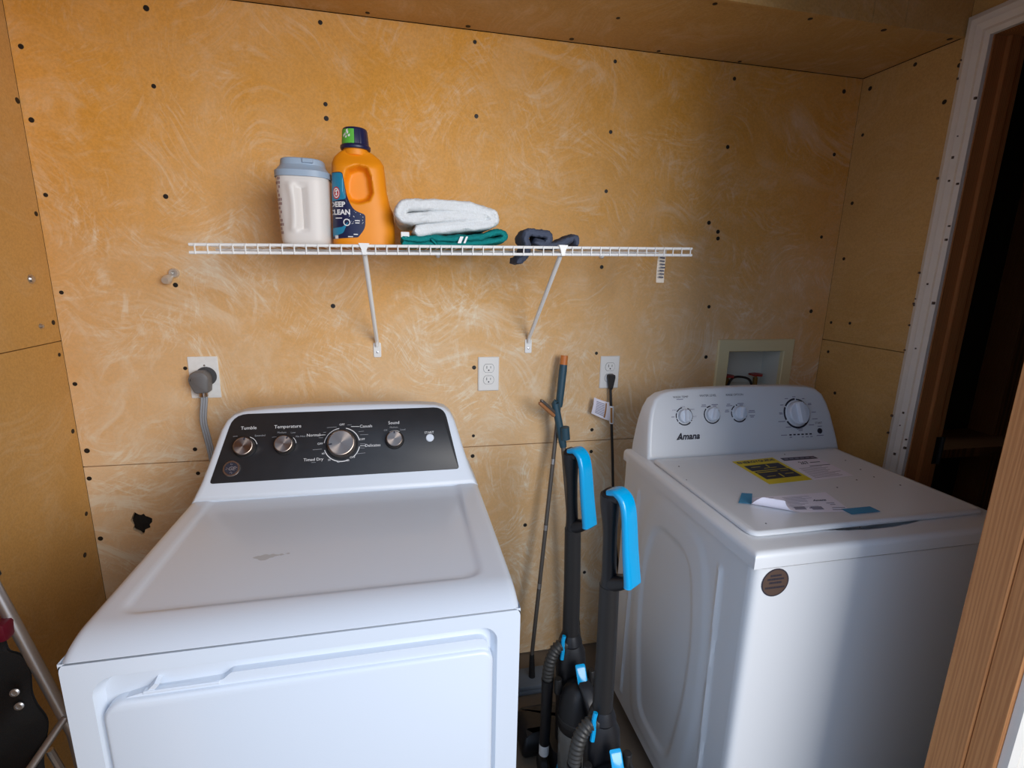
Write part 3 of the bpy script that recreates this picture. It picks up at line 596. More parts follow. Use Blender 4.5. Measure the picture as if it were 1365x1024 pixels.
v, f = text_geo('ENERGYGUIDE', .1, .004); wmax = max(p[0] for p in v)*2
kb.add([fe(.5+p[0]/wmax*.9, .90+p[1]*1.2) for p in v], f); kb.build('black_print', 'print_k', e)['kind'] = 'stuff'
yb = MB()
for (x0, y0, x1, y1) in ((.52, .20, .55, .34), (.12, .43, .60, .45), (.56, .62, .59, .72), (.42, .58, .72, .595), (.2, .26, .4, .275), (.66, .3, .86, .315), (.18, .66, .40, .675), (.66, .42, .85, .432)): 
    f2 = lambda x, y: fe(x, y, .0004); patch(yb, f2, x0, y0, x1, y1)
yb.build('yellow_print', 'yellow', e)['kind'] = 'stuff'
fsh = [(1.062, -.562), (1.196, -.552), (1.208, -.400), (1.086, -.400)]
e = sheet(fsh, LZ+.0001, 'fact_sheet', 'paper'); tag(e, 'white printed label with dark heading beside the yellow label', 'label')
ff = qf(fsh, LZ+.0006); kb = MB(); patch(kb, ff, .02, .84, .98, .98); patch(kb, ff, .42, .52, .98, .545)
v, f = text_geo('267', .1, .003); kb.add([ff(.42+p[0]*1.6, .69+p[1]*1.6) for p in v], f); patch(kb, ff, .58, .67, .86, .70)
kb.build('black_print', 'ink', e)['kind'] = 'stuff'; kb = MB()
for i in range(9): patch(kb, ff, .08, .48-.05*i, random.uniform(.6, .95), .465-.05*i)
for i in range(6): x0 = .08+.15*i; patch(kb, lambda x, y: ff(x, y, .0004), x0, .89, x0+.11, .93)
kb.build('pale_print', 'ink_l', e)['kind'] = 'stuff'
# taped sheet with a curled front corner
pq = [(.772, -.703), (1.006, -.735), (1.030, -.633), (.812, -.630)]
fq = qf(pq, LZ+.0004)
def curl(a, b):
    p = fq(a, b); d = (.42-a*1.0-b*.9)     # distance past the fold line toward the loose corner
    if d > 0 and False: pass
    return p
fold0, fold1 = .48, .62       # fold line from (fold0,0) to (0,fold1)
def curled(a, b):
    s_ = 1-a/fold0-b/fold1
    if s_ <= 0: return fq(a, b)
    # reflect gradually about the fold line while lifting it
    th = min(s_*2.0, 1.15)*1.9
    L_ = s_; rad = .55/1.9
    flat = rad*math.sin(min(th, 2.2)) if th < 2.2 else rad*math.sin(2.2)
    nb = Vector((1/fold0, 1/fold1)); nb2 = nb/nb.dot(nb)
    base = Vector((a, b))+nb2*s_; q_ = base-nb2*flat
    return fq(q_.x, q_.y, .030*(1-math.cos(th))*.55)
ps = MB().grid(40, 26, curled).build('instruction_sheet', 'paper', None, 60); tag(ps, 'white printed sheet with a curled corner taped to the washer lid', 'paper')
kb = MB(); f3 = lambda x, y: fq(x, y, .0006)
for i in range(12): patch(kb, f3, .40+.01*(i % 3), .86-.055*i, .40+random.uniform(.15, .36), .845-.055*i)
for x0, y0, x1, y1 in ((.08, .88, .30, .90), (.10, .80, .28, .815), (.44, .14, .56, .30), (.62, .12, .74, .28), (.84, .18, .98, .21), (.82, .08, .97, .11), (.84, .42, .93, .45), (.86, .34, .92, .37)): patch(kb, f3, x0, y0, x1, y1)
kb.build('pale_print', 'ink_l', ps)['kind'] = 'stuff'
kb = MB(); v, f = text_geo('Amana', .1, .004, .3); kb.add([f3(.80+p[0]*.55, .60+p[1]*1.1) for p in v], f)
patch(kb, f3, .60, .20, .63, .24); bl = f3
for k in range(4): patch(kb, f3, .33-.03*k+.02, .62-.1*k, .345-.03*k+.02, .70-.1*k)
kb.build('black_print', 'ink', ps)['kind'] = 'stuff'
for quad, lab in (([(.768, -.652), (.796, -.662), (.836, -.612), (.812, -.604)], 'short blue tape strip on the curled corner of the sheet'), ([(.990, -.748), (1.070, -.748), (1.068, -.722), (.988, -.722)], 'longer blue tape strip at the flat end of the sheet')):
    tag(MB().loft([[(x, y, LZ+.0016) for x, y in quad], [(x, y, LZ+.0021) for x, y in quad]]).build('tape_strip', 'tape'), lab, 'tape')
sd = MB()
for u, v in ((1127, 614), (1147, 626), (1165, 636), (1046, 606), (1116, 650), (1142, 640), (1200, 647), (1146, 703), (905, 622), (915, 640), (1021, 698)):
    q = at_z(u, v, LZ); r = random.uniform(.0016, .0028); sd.lathe([(r, 0), (r*.8, r*.4), (.0003, r*.6)], q, n=7)
sd.build('dirt_specks', 'print_k', lid)['kind'] = 'stuff'
# ================================================================== WIRE SHELF
def SZ(x): return 1.4725+.0231*(x+.445)
SXA, SXB, SY = -.446, .767, -.349
sh = thing('wire_shelf', ((SXA+SXB)/2, 0, SZ(.16)), 'white coated wire shelf on two diagonal brackets across the back wall', 'shelf')
def rod(y, dz, r, xa=SXA, xb=SXB, name='long_rod'): return MB().tube([(xa, y, SZ(xa)+dz), (xb, y, SZ(xb)+dz)], r, 10).build(name, 'wire', sh)
rod(SY, 0, .0036); rod(SY-.001, -.0170, .0036); rod(-.012, -.004, .0032); rod(-.18, -.005, .0028)
wme = None
for i in range(48):
    x = -.4335+.0254*i; dz = SZ(x)
    if wme is None:
        o = MB().tube([(x, -.006, dz+.0005), (x, -.18, dz+.0005), (x, SY+.001, dz+.0025), (x, SY-.0042, dz+.001), (x, SY-.005, dz-.004), (x, SY-.005, dz-.020)], .0016, 6).build('cross_wire', 'wire', sh); wme = o.data; xb, zb = x, dz
    else:
        o = bpy.data.objects.new('cross_wire', wme); COL.objects.link(o); o.parent = sh; o.location = (x-xb, 0, dz-zb)
for (u, v), (u2, v2) in (((503, 466), (486, 336)), ((704, 461), (748, 334))):
    q = at_y(u, v, 0); t = at_y(u2, v2, SY+.012); t.z = SZ(t.x)-.012
    br = MB().tube([q+Vector((0, -.007, .012)), q+Vector((0, -.013, .03)), t+Vector((0, .01, -.012)), t], .0062, 12).build('support_bracket', 'wire', sh)
    fo = rr(q.x-.0115, q.x+.0115, q.z-.024, q.z+.022, .004, 3)
    MB().loft([[(a, -.0003, b) for a, b in fo], [(a, -.003, b) for a, b in fo], [(a, -.0038, b) for a, b in inset2(fo, .001)]]).build('foot_plate', 'wire', br)
    MB().lathe([(.0032, 0), (.0032, .001), (.0005, .0016)], q+Vector((0, -.0037, -.008)), (0, -1, 0), 10).build('plate_screw', 'steel', br)
    MB().loft([[(t.x+a, SY+.006, t.z+b) for a, b in ((-.012, .018), (.012, .018), (.006, .004), (.004, -.010), (-.004, -.010), (-.006, .004))], [(t.x+a, SY-.007, t.z+b) for a, b in ((-.012, .018), (.012, .018), (.006, .004), (.004, -.008), (-.004, -.008), (-.006, .004))]]).build('saddle_clip', 'wire', br)
for u, v in ((803, 345), (584, 342)):
    q = at_y(u, v, -.01); MB().lathe([(.008, 0), (.008, .006), (.004, .012)], (q.x, -.0003, SZ(q.x)-.012), (0, -1, 0), 12).build('wall_clip', 'wire', sh)
# paper tag hanging from the shelf
q = at_y(883, 341, -.325); q2 = at_y(882.5, 377, -.325)
tg_ = MB().grid(4, 9, lambda a, b: Vector((q.x-.0115+.023*a+.002*b, -.325+.006*math.sin(b*2.2), SZ(q.x)-.004+(q2.z-SZ(q.x)+.004)*b))).build('paper_tag', 'tagp', None); tag(tg_, 'cream paper tag hanging from the end of the wire shelf', 'tag')
kb = MB()
for i in range(8):
    zz = SZ(q.x)-.016-.0085*i; dx = random.uniform(-.002, .002)
    kb.add([(q.x-.006+dx, -.3262+.0012*math.sin(i), zz), (q.x+.008+dx, -.3262+.0012*math.sin(i), zz-.0015), (q.x+.008+dx, -.3262+.0012*math.sin(i), zz+.0025), (q.x-.006+dx, -.3262+.0012*math.sin(i), zz+.0035)], [(0, 1, 2, 3)])
kb.v = [(a, min(b, -.3262+.0062*math.sin(max(0, (SZ(q.x)-.004-c))/.09*2.2)-.0012+.0012), c) for a, b, c in kb.v]
kb.build('handwriting', 'ink', tg_)['kind'] = 'stuff'
# ================================================================== ON THE SHELF
def sell(n, a, b, e):   # superellipse ring
    out = []
    for k in range(n):
        t = 2*pi*k/n; c, s_ = math.cos(t), math.sin(t)
        out.append((a*math.copysign(abs(c)**(2/e), c), b*math.copysign(abs(s_)**(2/e), s_)))
    return out
# white jug with blue-grey lid
JY = -.205
ja, jb = at_y(371, 323, JY-.05), at_y(440.5, 323, JY-.05); jx = (ja.x+jb.x)/2; jw = (jb.x-ja.x)/2; jz = SZ(jx)+.0046
jug = thing('detergent_tub', (jx, JY, jz), 'white plastic tub with a blue-grey lid on the wire shelf', 'tub')
def interp(tab, z):
    for (z0, *a), (z1, *b) in zip(tab, tab[1:]):
        if z <= z1: t = (z-z0)/(z1-z0); t = t*t*(3-2*t) if False else t; return [p+(q-p)*t for p, q in zip(a, b)]
    return list(tab[-1][1:])
JT = [(0, .052, .048), (.004, .056, .052), (.012, .0585, .0545), (.06, .0605, .0565), (.13, .0625, .058), (.150, .0625, .058), (.162, .060, .056), (.170, .055, .053)]
def jsurf(x, z):   # front surface y offset at x
    a, b = interp(JT, z); return b*(max(0, 1-abs(x/a)**3.2))**(1/3.2)
jr = []
NJ = 72
for i in range(61):
    z = .17*i/60; a, b = interp(JT, z); rg = []
    for px, py in sell(NJ, a*jw/.0605, b, 3.2):
        py2 = py
        if py < 0:
            xx = px-(-.012+.020*((z-.09)/.07)**2*-1)    # curved finger groove, proud rib to its left
            gz = sm(.025, .04, z)*sm(.148, .135, z)
            py2 += gz*(.012*math.exp(-((px+.004-.012*math.cos((z-.085)*18)+.008)/.007)**2) - .006*math.exp(-((px+.022-.012*math.cos((z-.085)*18)+.008)/.009)**2))
        rg.append((jx+px, JY+py2, jz+z))
    jr.append(rg)
MB().loft(jr).build('body', 'jug', jug, 60)
lt = [(.158, .064, .060), (.158, .0655, .0615), (.172, .0655, .0615), (.174, .062, .058), (.186, .052, .050), (.188, .052, .050), (.199, .050, .048), (.201, .047, .045)]
MB().loft([[(jx+px*jw/.0605, JY+py, jz+z) for px, py in sell(64, a, b, 2.8)] for z, a, b in lt]).build('lid', 'jug_lid', jug, 30)
MB().box((jx+.006, JY-.0535, jz+.189), (jx+.030, JY-.044, jz+.1985), .001, 1).build('lid_tab', 'jug_lid', jug)
kb = MB(); random.seed(3)
for i in range(14):
    z = .025+.0095*i
    for x0 in (-.0590, -.0545, -.0500):
        if random.random() < .8:
            x0 += .0016*math.sin(i); l = random.uniform(.0022, .004); xx = [x0, x0+l]
            P_ = [Vector((jx+x*jw/.0605, JY-jsurf(x, z+dz)-.0009, jz+z+dz)) for x, dz in ((xx[0], 0), (xx[1], 0), (xx[1], .006), (xx[0], .006))]
            kb.add(P_, [(0, 1, 2, 3)])
kb.build('label_print', 'jug_print', jug)['kind'] = 'stuff'
# orange detergent bottle
BY = -.215
ba, bb = at_y(442, 323, BY-.04), at_y(527, 325, BY-.04); bx0 = ba.x; bw = bb.x-ba.x; bz = SZ(bx0+bw/2)+.0046
topz = at_y(470, 172, BY).z-bz
bt = thing('detergent_bottle', (bx0+bw/2, BY, bz), 'orange detergent bottle with a navy cap and blue label', 'bottle')
def bpx(u, v): p = at_y(u, v, BY-.035); return (p.x-bx0, p.z-bz)
# left and right outline of the body by height, read off the photograph
outl = [(442, 322, 527), (441.5, 300, 526), (441, 280, 524), (440.5, 268, 519), (440, 250, 515), (440, 230, 513), (440, 214, 511), (443, 206, 506), (449, 200, 498), (453, 197.5, 493)]
BT = []
for ul, v, ur in outl:
    a, z = bpx(ul, v); b, _ = bpx(ur, v); BT.append((max(0, z), a, b))
BT.sort(); BT[0] = (0, BT[0][1]+.004, BT[0][2]-.004); BT.insert(1, (.006, BT[1][1], BT[1][2])) if BT[1][0] > .006 else None
zt = BT[-1][0]
pk = [bpx(u, v) for u, v in ((459, 240), (463, 227), (476, 221), (489, 224), (494, 236), (497, 258), (492, 268), (477, 272), (465, 268), (459, 256))]
def bsec(z):
    a, b = interp(BT, z); hy = .048*(1-.55*sm(zt*.80, zt, z)); return (a+b)/2, (b-a)/2, hy
def bfront(x, z):
    c, h, hy = bsec(z); y = hy*(max(0, 1-abs((x-c)/h)**2.7))**(1/2.7)
    return y*(1-.62*sm(.004, -.010, sdist(pk, x, z)))
br_ = []
for i in range(91):
    z = zt*i/90; c, h, hy = bsec(z); rg = []
    for k in range(120):
        t = 2*pi*k/120; cc, ss = math.cos(t), math.sin(t); x = c+h*math.copysign(abs(cc)**(2/2.7), cc)
        rg.append((bx0+x, BY+math.copysign(bfront(x, z), ss), bz+z))
    br_.append(rg)
MB().loft(br_).build('body', 'orange', bt, 60)
cx, cz = bpx(472.5, 197); 
nk = MB().lathe([(.029, -.010), (.0305, -.004), (.0295, .006), (.0285, .010)], (bx0+cx, BY, bz+zt), n=32).build('neck', 'orange', bt)
capz = bz+zt+.004; ch = topz-zt-.004
def caplathe(prof, ribs):
    mb = MB(); rings = []
    for r, h in prof: rings.append([(bx0+cx+r*(1+(.018 if (k % 4 < 2 and ribs and .2 < h/ch < .93) else 0))*math.cos(2*pi*k/96), BY+r*(1+(.018 if (k % 4 < 2 and ribs and .2 < h/ch < .93) else 0))*math.sin(2*pi*k/96), capz+h) for k in range(96)])
    return mb.loft(rings)
cap = caplathe([(.0350, 0), (.0362, .002), (.0362, ch*.16), (.0350, ch*.19), (.0318, ch*.23), (.0290, ch*.9), (.0278, ch*.97), (.0255, ch)], True).build('cap', 'navy', bt, 40)
gs = MB().grid(9, 6, lambda a, b: Vector((bx0+cx+(.0333-.0028*b)*math.cos(math.radians(196+74*a)), BY+(.0333-.0028*b)*math.sin(math.radians(196+74*a)), capz+ch*(.22+.66*b)-.006*(1-a)*(1-b)))); gs.build('cap_sticker', 'green', cap)
gw = MB()
for a0, z0 in ((222, .56), (236, .62), (228, .42), (243, .48), (233, .72), (214, .5)):
    gw.grid(4, 3, lambda a, b: Vector((bx0+cx+(.0335-.0028*(z0+.1))*math.cos(math.radians(a0+9*a)), BY+(.0335-.0028*(z0+.1))*math.sin(math.radians(a0+9*a)), capz+ch*(z0+.11*b+.05*a))))
gw.build('sticker_print', 'white', cap)
# wrap-around front label
lab = rpoly([(*bpx(441.2, 318.5), .002), (*bpx(478, 317), .003), (*bpx(487.5, 305), .012), (*bpx(487.5, 287), .006), (*bpx(472, 281), .012), (*bpx(462, 262), .02), (*bpx(457, 230), .008), (*bpx(441, 229), .002)], 4)
def lab_patch(poly, step, off, m, name, parent):
    xs_ = [p[0] for p in poly]; zs_ = [p[1] for p in poly]; mb = MB(); bm = bmesh.new()
    es = []; vs = [bm.verts.new((p[0], 0, p[1])) for p in poly]
    es = [bm.edges.new((vs[i], vs[(i+1) % len(vs)])) for i in range(len(vs))]
    bmesh.ops.triangle_fill(bm, use_beauty=True, edges=es)
    for _ in range(5): bmesh.ops.subdivide_edges(bm, edges=[e for e in bm.edges if e.calc_length() > step], cuts=1, use_grid_fill=False); bmesh.ops.triangulate(bm, faces=bm.faces[:])
    for v in bm.verts:
        v.co = Vector((bx0+v.co.x, BY-bfront(v.co.x, v.co.z)-off, bz+v.co.z))
    return mb.frombm(bm).build(name, m, parent, 60, recalc=False)
lb = lab_patch(lab, .0026, .0010, 'navy', 'label', bt)
tl = rpoly([(*bpx(441.5, 268), .001), (*bpx(462, 266), .006), (*bpx(456.5, 231), .007), (*bpx(441.5, 230), .001)], 4); lab_patch(tl, .0026, .0017, 'teal_lab', 'label_teal_field', lb)
wvp = rpoly([(*bpx(442, 304), .001), (*bpx(457, 303), .004), (*bpx(465, 296), .004), (*bpx(458, 311), .004), (*bpx(442, 316), .001)], 3); lab_patch(wvp, .0026, .0017, 'teal_lab', 'label_wave', lb)
def lab_text(mb, s, u, v, size, off, **kw):
    x, z = bpx(u, v); vv, f = text_geo(s, size, **kw)
    for p_ in [0]: mb.add([Vector((bx0+min(max(x+p[0], .002), .2), 0, bz+z+p[1])) for p in vv], f)
def drape(mb, off): mb.v = [(a, BY-bfront(a-bx0, c-bz)-off, c) for a, b, c in mb.v]; return mb
lw = MB(); lab_text(lw, 'DEEP', 450, 273, .0165, 0, bold=.0006); lab_text(lw, 'CLEAN', 453, 283.5, .0165, 0, bold=.0006)
for u, v, l in ((452, 291, .016), (477, 295, .012), (477, 298, .010), (468, 316, .012), (475, 313, .010)):
    x, z = bpx(u, v); lw.add([(bx0+x-l/2, 0, bz+z-.0011), (bx0+x+l/2, 0, bz+z-.0011), (bx0+x+l/2, 0, bz+z+.0011), (bx0+x-l/2, 0, bz+z+.0011)], [(0, 1, 2, 3)])
FRL = lambda x, y, h=0: Vector((bx0+x, 0, bz+y))
arc_band(lw, FRL, *bpx(463, 297), .0062, .0085, 0, 360, 0, 20)
x, z = bpx(449, 316); lw.add([(bx0+x-.004, 0, bz+z-.004), (bx0+x+.004, 0, bz+z-.004), (bx0+x+.004, 0, bz+z+.004), (bx0+x-.004, 0, bz+z+.004)], [(0, 1, 2, 3)])
random.seed(5)
for k in range(26):
    x, z = bpx(random.uniform(466, 485), random.uniform(279, 300)); r = random.uniform(.0005, .0012)
    if sdist(lab, x, z) < -.002: lw.add([(bx0+x-r, 0, bz+z), (bx0+x, 0, bz+z-r), (bx0+x+r, 0, bz+z), (bx0+x, 0, bz+z+r)], [(0, 1, 2, 3)])
drape(lw, .0025).build('label_lettering', 'white', lb, recalc=False)['kind'] = 'stuff'
xr_, zr_ = bpx(448.5, 257.5); ell = lambda sc: (lambda x, y, h=0: Vector((bx0+xr_+x*.62*sc, 0, bz+zr_+y*sc)))
lr = MB(); arc_band(lr, ell(1), 0, 0, .0115, .0145, 0, 360, 0, 28); arc_band(lr, ell(1), 0, 0, 0, .0088, 0, 360, 0, 24); drape(lr, .0026).build('emblem_red', 'red', lb, recalc=False)
lq = MB(); arc_band(lq, ell(1), 0, 0, .0088, .0115, 0, 360, 0, 28); drape(lq, .0026).build('emblem_ring', 'white', lb, recalc=False)
la = MB(); e1 = ell(1)
for pts in ([(-.004, -.005), (.003, -.006), (.004, -.001), (-.001, .001), (-.003, -.001)], [(-.005, .002), (.005, .004), (.005, .007), (-.004, .006)], [(-.001, -.001), (.002, -.001), (.0025, .004), (0, .004)]): la.add([e1(*p_) for p_ in pts], [tuple(range(len(pts)))])
drape(la, .0031).build('emblem_arm', 'white', lb, recalc=False)
# folded towels: a thick ribbon laid in folds, deep along the shelf
def ribbon(path, t, y0, y1, seed, amp=.0022):
    P_ = spline([(p[0], p[1], 0) for p in path], 14); n = len(P_); L_, R__ = [], []
    for i, p in enumerate(P_):
        d = (P_[min(i+1, n-1)]-P_[max(i-1, 0)]).normalized(); nn = Vector((-d.y, d.x, 0)); L_.append((p, nn))
    def outline(k):
        a = [p+nn*t/2*k for p, nn in L_]; b = [p-nn*t/2*k for p, nn in L_[::-1]]
        d0 = (L_[-1][0]-L_[-2][0]).normalized()*t*.4*k; d1 = (L_[0][0]-L_[1][0]).normalized()*t*.4*k
        return a+[P_[-1]+d0]+b+[P_[0]+d1]
    rings = []
    for k, y in ((.35, y0+.001), (.5, y0), (.75, y0+.003), (.93, y0+.009), (1, y0+.02), (1, y0+.035), (1, y0+.05), (1, (y0*2+y1)/3), (1, (y0+2*y1)/3), (1, y1-.02), (.9, y1-.006), (.5, y1)):
        rings.append([(p.x, y, p.y) for p in outline(k)])
    mb = MB().loft(rings); return jit(jit(jit(mb, amp, 35, seed), amp*.4, 140, seed), amp*.32, 420, seed)
TY = -.318
def tp_(u, v): p = at_y(u, v, TY); return (p.x, p.z)
def clampz(mb, dz=.004): mb.v = [(a, b, max(c, SZ(a)+dz)) for a, b, c in mb.v]; return mb
tt = ribbon([tp_(*p_) for p_ in ((538, 317.5), (560, 318.5), (600, 317.5), (640, 315.5), (662, 309.5), (673, 311.5), (669, 319.5), (640, 323), (600, 325.5), (560, 326.5), (538, 325.5))], .0165, TY, -.09, 2, .0034)
teal = thing('folded_towel', (at_y(605, 322, TY).x, -.2, SZ(.1)+.003), 'teal terry towel folded underneath the white towel', 'towel')
clampz(tt).build('cloth', 'towel_t', teal, 70)
hem = ribbon([tp_(*p_) for p_ in ((575, 319), (579, 323), (583, 327), (584, 329))], .008, TY-.004, TY+.02, 4, .001); clampz(hem, .003).build('hem', 'towel_t', teal, 70)
st_ = MB()
for u, w_ in ((614, 5), (621.5, 3)):
    st_.grid(4, 6, lambda a, b: Vector((at_y(u-w_/2+w_*a+4*(b-.5), 0, TY-.0045).x, TY-.0045, at_y(u, 324.5-9*b, TY).z)))
st_.build('woven_stripe', 'white', teal)['kind'] = 'stuff'
wt = ribbon([tp_(*p_) for p_ in ((645, 287.5), (600, 287), (558, 290), (540, 290), (533.5, 282), (541, 273), (560, 272), (610, 274.5), (646, 281), (659, 288), (653, 297), (610, 301), (556, 307.5))], .0295, TY+.004, -.085, 9, .003)
white_t = thing('folded_towel', (at_y(600, 310, TY).x, -.2, at_y(600, 310, TY).z), 'thick white terry towel folded on top of the teal towel', 'towel')
wt.build('cloth', 'towel_w', white_t, 70)
q = tp_(540, 312.5); MB().box((q[0]-.010, TY+.0005, q[1]-.007), (q[0]+.010, TY+.012, q[1]+.006), .001, 1).build('care_label', 'white', white_t)
# slate cloth crumpled on the wires
CYY = -.27
def cp_(u, v): p = at_y(u, v, CYY); return (p.x, p.z)
rag_ = ribbon([cp_(*p_) for p_ in ((690, 348), (697, 342), (703, 330), (699, 319), (704, 311), (716, 311), (730, 316), (724, 326), (712, 322), (730, 327.5), (745, 326), (757, 320), (764, 317), (767, 327))], .0205, CYY-.02, CYY+.075, 13, .0045)
tag(rag_.build('cleaning_cloth', 'cloth', None, 60), 'slate grey cloth crumpled on the wire shelf beside the towels', 'cloth')
# ================================================================== OUTLETS
def outlet(u, v, label, plugged):
    c = at_y(u, v, 0); r = thing('wall_outlet', (c.x, 0, c.z), label, 'outlet')
    o = rr(c.x-.035, c.x+.035, c.z-.057, c.z+.057, .003, 3)
    MB().loft([[(a, -.0002, b) for a, b in o], [(a, -.003, b) for a, b in o], [(a, -.0055, b) for a, b in inset2(o, .003)]]).build('cover_plate', 'plate', r, 30)
    for s_ in (1, -1):
        zc = c.z+s_*.0195; oo = []
        for k in range(40):
            t = 2*pi*k/40; oo.append((c.x+.0172*math.cos(t), zc+max(-.0135, min(.0135, .0172*math.sin(t)))))
        MB().loft([[(a, -.005, b) for a, b in inset2(oo, -.0009)], [(a, -.00575, b) for a, b in inset2(oo, -.0009)]]).build('receptacle_gap', 'seam', r)
        f_ = MB().loft([[(a, -.005, b) for a, b in oo], [(a, -.0068, b) for a, b in oo]]).build('receptacle', 'plate', r)
        sl = MB().box((c.x-.0075, -.0071, zc-.001), (c.x-.0055, -.0066, zc+.008)).box((c.x+.0055, -.0071, zc), (c.x+.0072, -.0066, zc+.007)); sl.lathe([(.0024, 0), (.0024, .0006)], (c.x, -.0066, zc-.0065), (0, -1, 0), 12); sl.build('slots', 'print_k', f_)['kind'] = 'stuff'
    MB().lathe([(.003, 0), (.003, .001), (.001, .0016)], (c.x, -.0053, c.z), (0, -1, 0), 12).build('plate_screw', 'plate', r)
    return c
o1 = outlet(651, 498.3, 'white duplex wall outlet with nothing plugged in', 0)
o2 = outlet(812, 496, 'white duplex wall outlet with the black plug', 1)
c = at_y(273, 503, 0)
do = thing('dryer_outlet', (c.x, 0, c.z), 'galvanised dryer outlet plate left of the dryer console', 'outlet')
o = rr(c.x-.0398, c.x+.0398, c.z-.062, c.z+.062, .002, 2)
MB().loft([[(a, -.0002, b) for a, b in o], [(a, -.003, b) for a, b in o], [(a, -.004, b) for a, b in inset2(o, .001)]]).build('cover_plate', 'plate_m', do, 30)
MB().lathe([(.028, 0), (.028, .004), (.0255, .0045), (.0005, .0045)], (c.x+.006, -.0038, c.z+.004), (0, -1, 0), 32).build('receptacle', 'seam', do)
MB().lathe([(.0028, 0), (.0028, .001), (.0004, .0015)], (c.x+.004, -.0042, c.z+.036), (0, -1, 0), 12).build('plate_screw', 'steel', do)
# dryer cord: angled plug and flat three-core cable down behind the dryer
pc = at_y(268, 508, -.03)
e0 = Vector((pc.x+.002, -.028, pc.z-.034))
cp0 = [e0, e0+Vector((.001, -.002, -.02)), at_y(271, 560, -.045), at_y(276, 582, -.060), at_y(284, 615, -.08), at_y(290, 660, -.10), Vector((at_y(300, 700, -.11).x, -.11, .45))]
cord = MB().tube(spline(cp0, 5), .0036, 10).build('power_cord', 'cable', dr); cord['label'] = 'grey three-core cord with angled plug'
for k in (-1, 1): MB().tube(spline([p_+Vector((k*.0062, 0, 0)) for p_ in cp0], 5), .0036, 10).build('cable_core', 'cable', cord)
pl = rpoly([(-.030, .012, .010), (-.020, .028, .010), (.010, .030, .010), (.026, .014, .012), (.020, -.034, .006), (-.016, -.036, .006), (-.030, -.004, .012)])[::-1]
MB().loft([[(pc.x+a*k, y, pc.z+b*k) for a, b in pl] for k, y in ((.9, -.0086), (1, -.012), (1, -.038), (.93, -.044), (.75, -.047))]).build('plug', 'grey_p', cord, 40)
MB().tube([e0+Vector((0, 0, .004)), e0+Vector((0, 0, -.012))], .0115, 14).build('strain_clamp', 'chrome', cord)
# black washer cord with paper tag
pz = o2.z-.0195
pts = [Vector((o2.x+.001, -.018, pz-.034)), at_y(814.5, 540, -.024), at_y(815.5, 575, -.03), at_y(816.5, 610, -.035), at_y(817, 640, -.04), at_y(818, 680, -.05), at_y(822, 740, -.08), at_y(830, 800, -.12)]
wc = MB().tube(spline(pts, 5), .0047, 10).build('power_cord', 'black', wa_); wc['label'] = 'black cord with warning tag'
plg = [(-.0125, .014, .005), (.0125, .014, .005), (.013, .004, .004), (.0055, -.038, .002), (-.0055, -.038, .002), (-.013, .004, .004)]
pg_ = rpoly(plg)[::-1]
MB().loft([[(o2.x+.001+a*k, y, pz+b*k) for a, b in pg_] for k, y in ((.9, -.0073), (1, -.010), (1, -.024), (.85, -.029))]).build('plug', 'black', wc, 40)
g0 = [at_y(*p_, -.031) for p_ in ((787, 566-14), (811, 536), (812, 560), (790, 541), (791, 531))]
def tagpt(a, b):
    tl_, tr_, bl_, br2 = at_y(792, 530, -.030), at_y(812, 536.5, -.031), at_y(788, 551, -.030), at_y(812, 561, -.031)
    p_ = tl_*(1-a)*(1-b)+tr_*a*(1-b)+bl_*(1-a)*b+br2*a*b; p_.y -= .010*math.sin(a*pi)+.004*math.sin(b*3); return p_
tgo = MB().grid(10, 8, tagpt).build('warning_tag', 'paper', wc); kb = MB()
kb.grid(4, 8, lambda a, b: tagpt(.70+.09*a-.10*b, .08+.84*b)+Vector((0, -.0012, 0))); kb.build('tag_stripe', 'rust', tgo)
kb = MB()
for i in range(8): kb.grid(5, 2, lambda a, b: tagpt(.14+.48*a, .14+.095*i+.045*b)+Vector((0, -.0012, 0)))
kb.build('tag_print', 'ink_l', tgo)['kind'] = 'stuff'
w2 = MB().grid(6, 6, lambda a, b: at_y(812.3+5.6*a, 541+23.5*b, -.030)+Vector((0, -.006*math.sin(a*pi)-.002, 0))).build('tag_wrap', 'white', wc); kb = MB()
kb.grid(3, 6, lambda a, b: at_y(812.8+2.2*a, 543+20*b, -.030)+Vector((0, -.006*math.sin((.09+.39*a)*pi)-.0032, 0))); kb.build('tag_stripe', 'rust', w2)
# ================================================================== WASHER OUTLET BOX
ob = thing('washer_outlet_box', (1.279, 0, 1.015), 'cream plastic washer outlet box recessed in wall above the washer', 'outlet box')
fo = [(1.118, 1.004), (1.438, 1.004), (1.436, 1.208), (1.118, 1.208)]; fi = [(1.165, 1.017), (1.393, 1.017), (1.393, 1.163), (1.165, 1.163)]
MB().loft([[(a, -.0003, b) for a, b in fo], [(a, -.006, b) for a, b in fo], [(a, -.010, b) for a, b in inset2(fo, .003)], [(a, -.010, b) for a, b in inset2(fi, -.003)], [(a, -.007, b) for a, b in fi], [(a, .010, b) for a, b in fi]], cap=False).build('frame', 'cream', ob, 30)
mb = MB().loft([[(a, .008, b) for a, b in fi], [(a, .085, b) for a, b in inset2(fi, .010)]], cap=False); nb_ = len(mb.v); mb.f.append(tuple(range(nb_-4, nb_))); mb.build('recess', 'box_in', ob, 30)
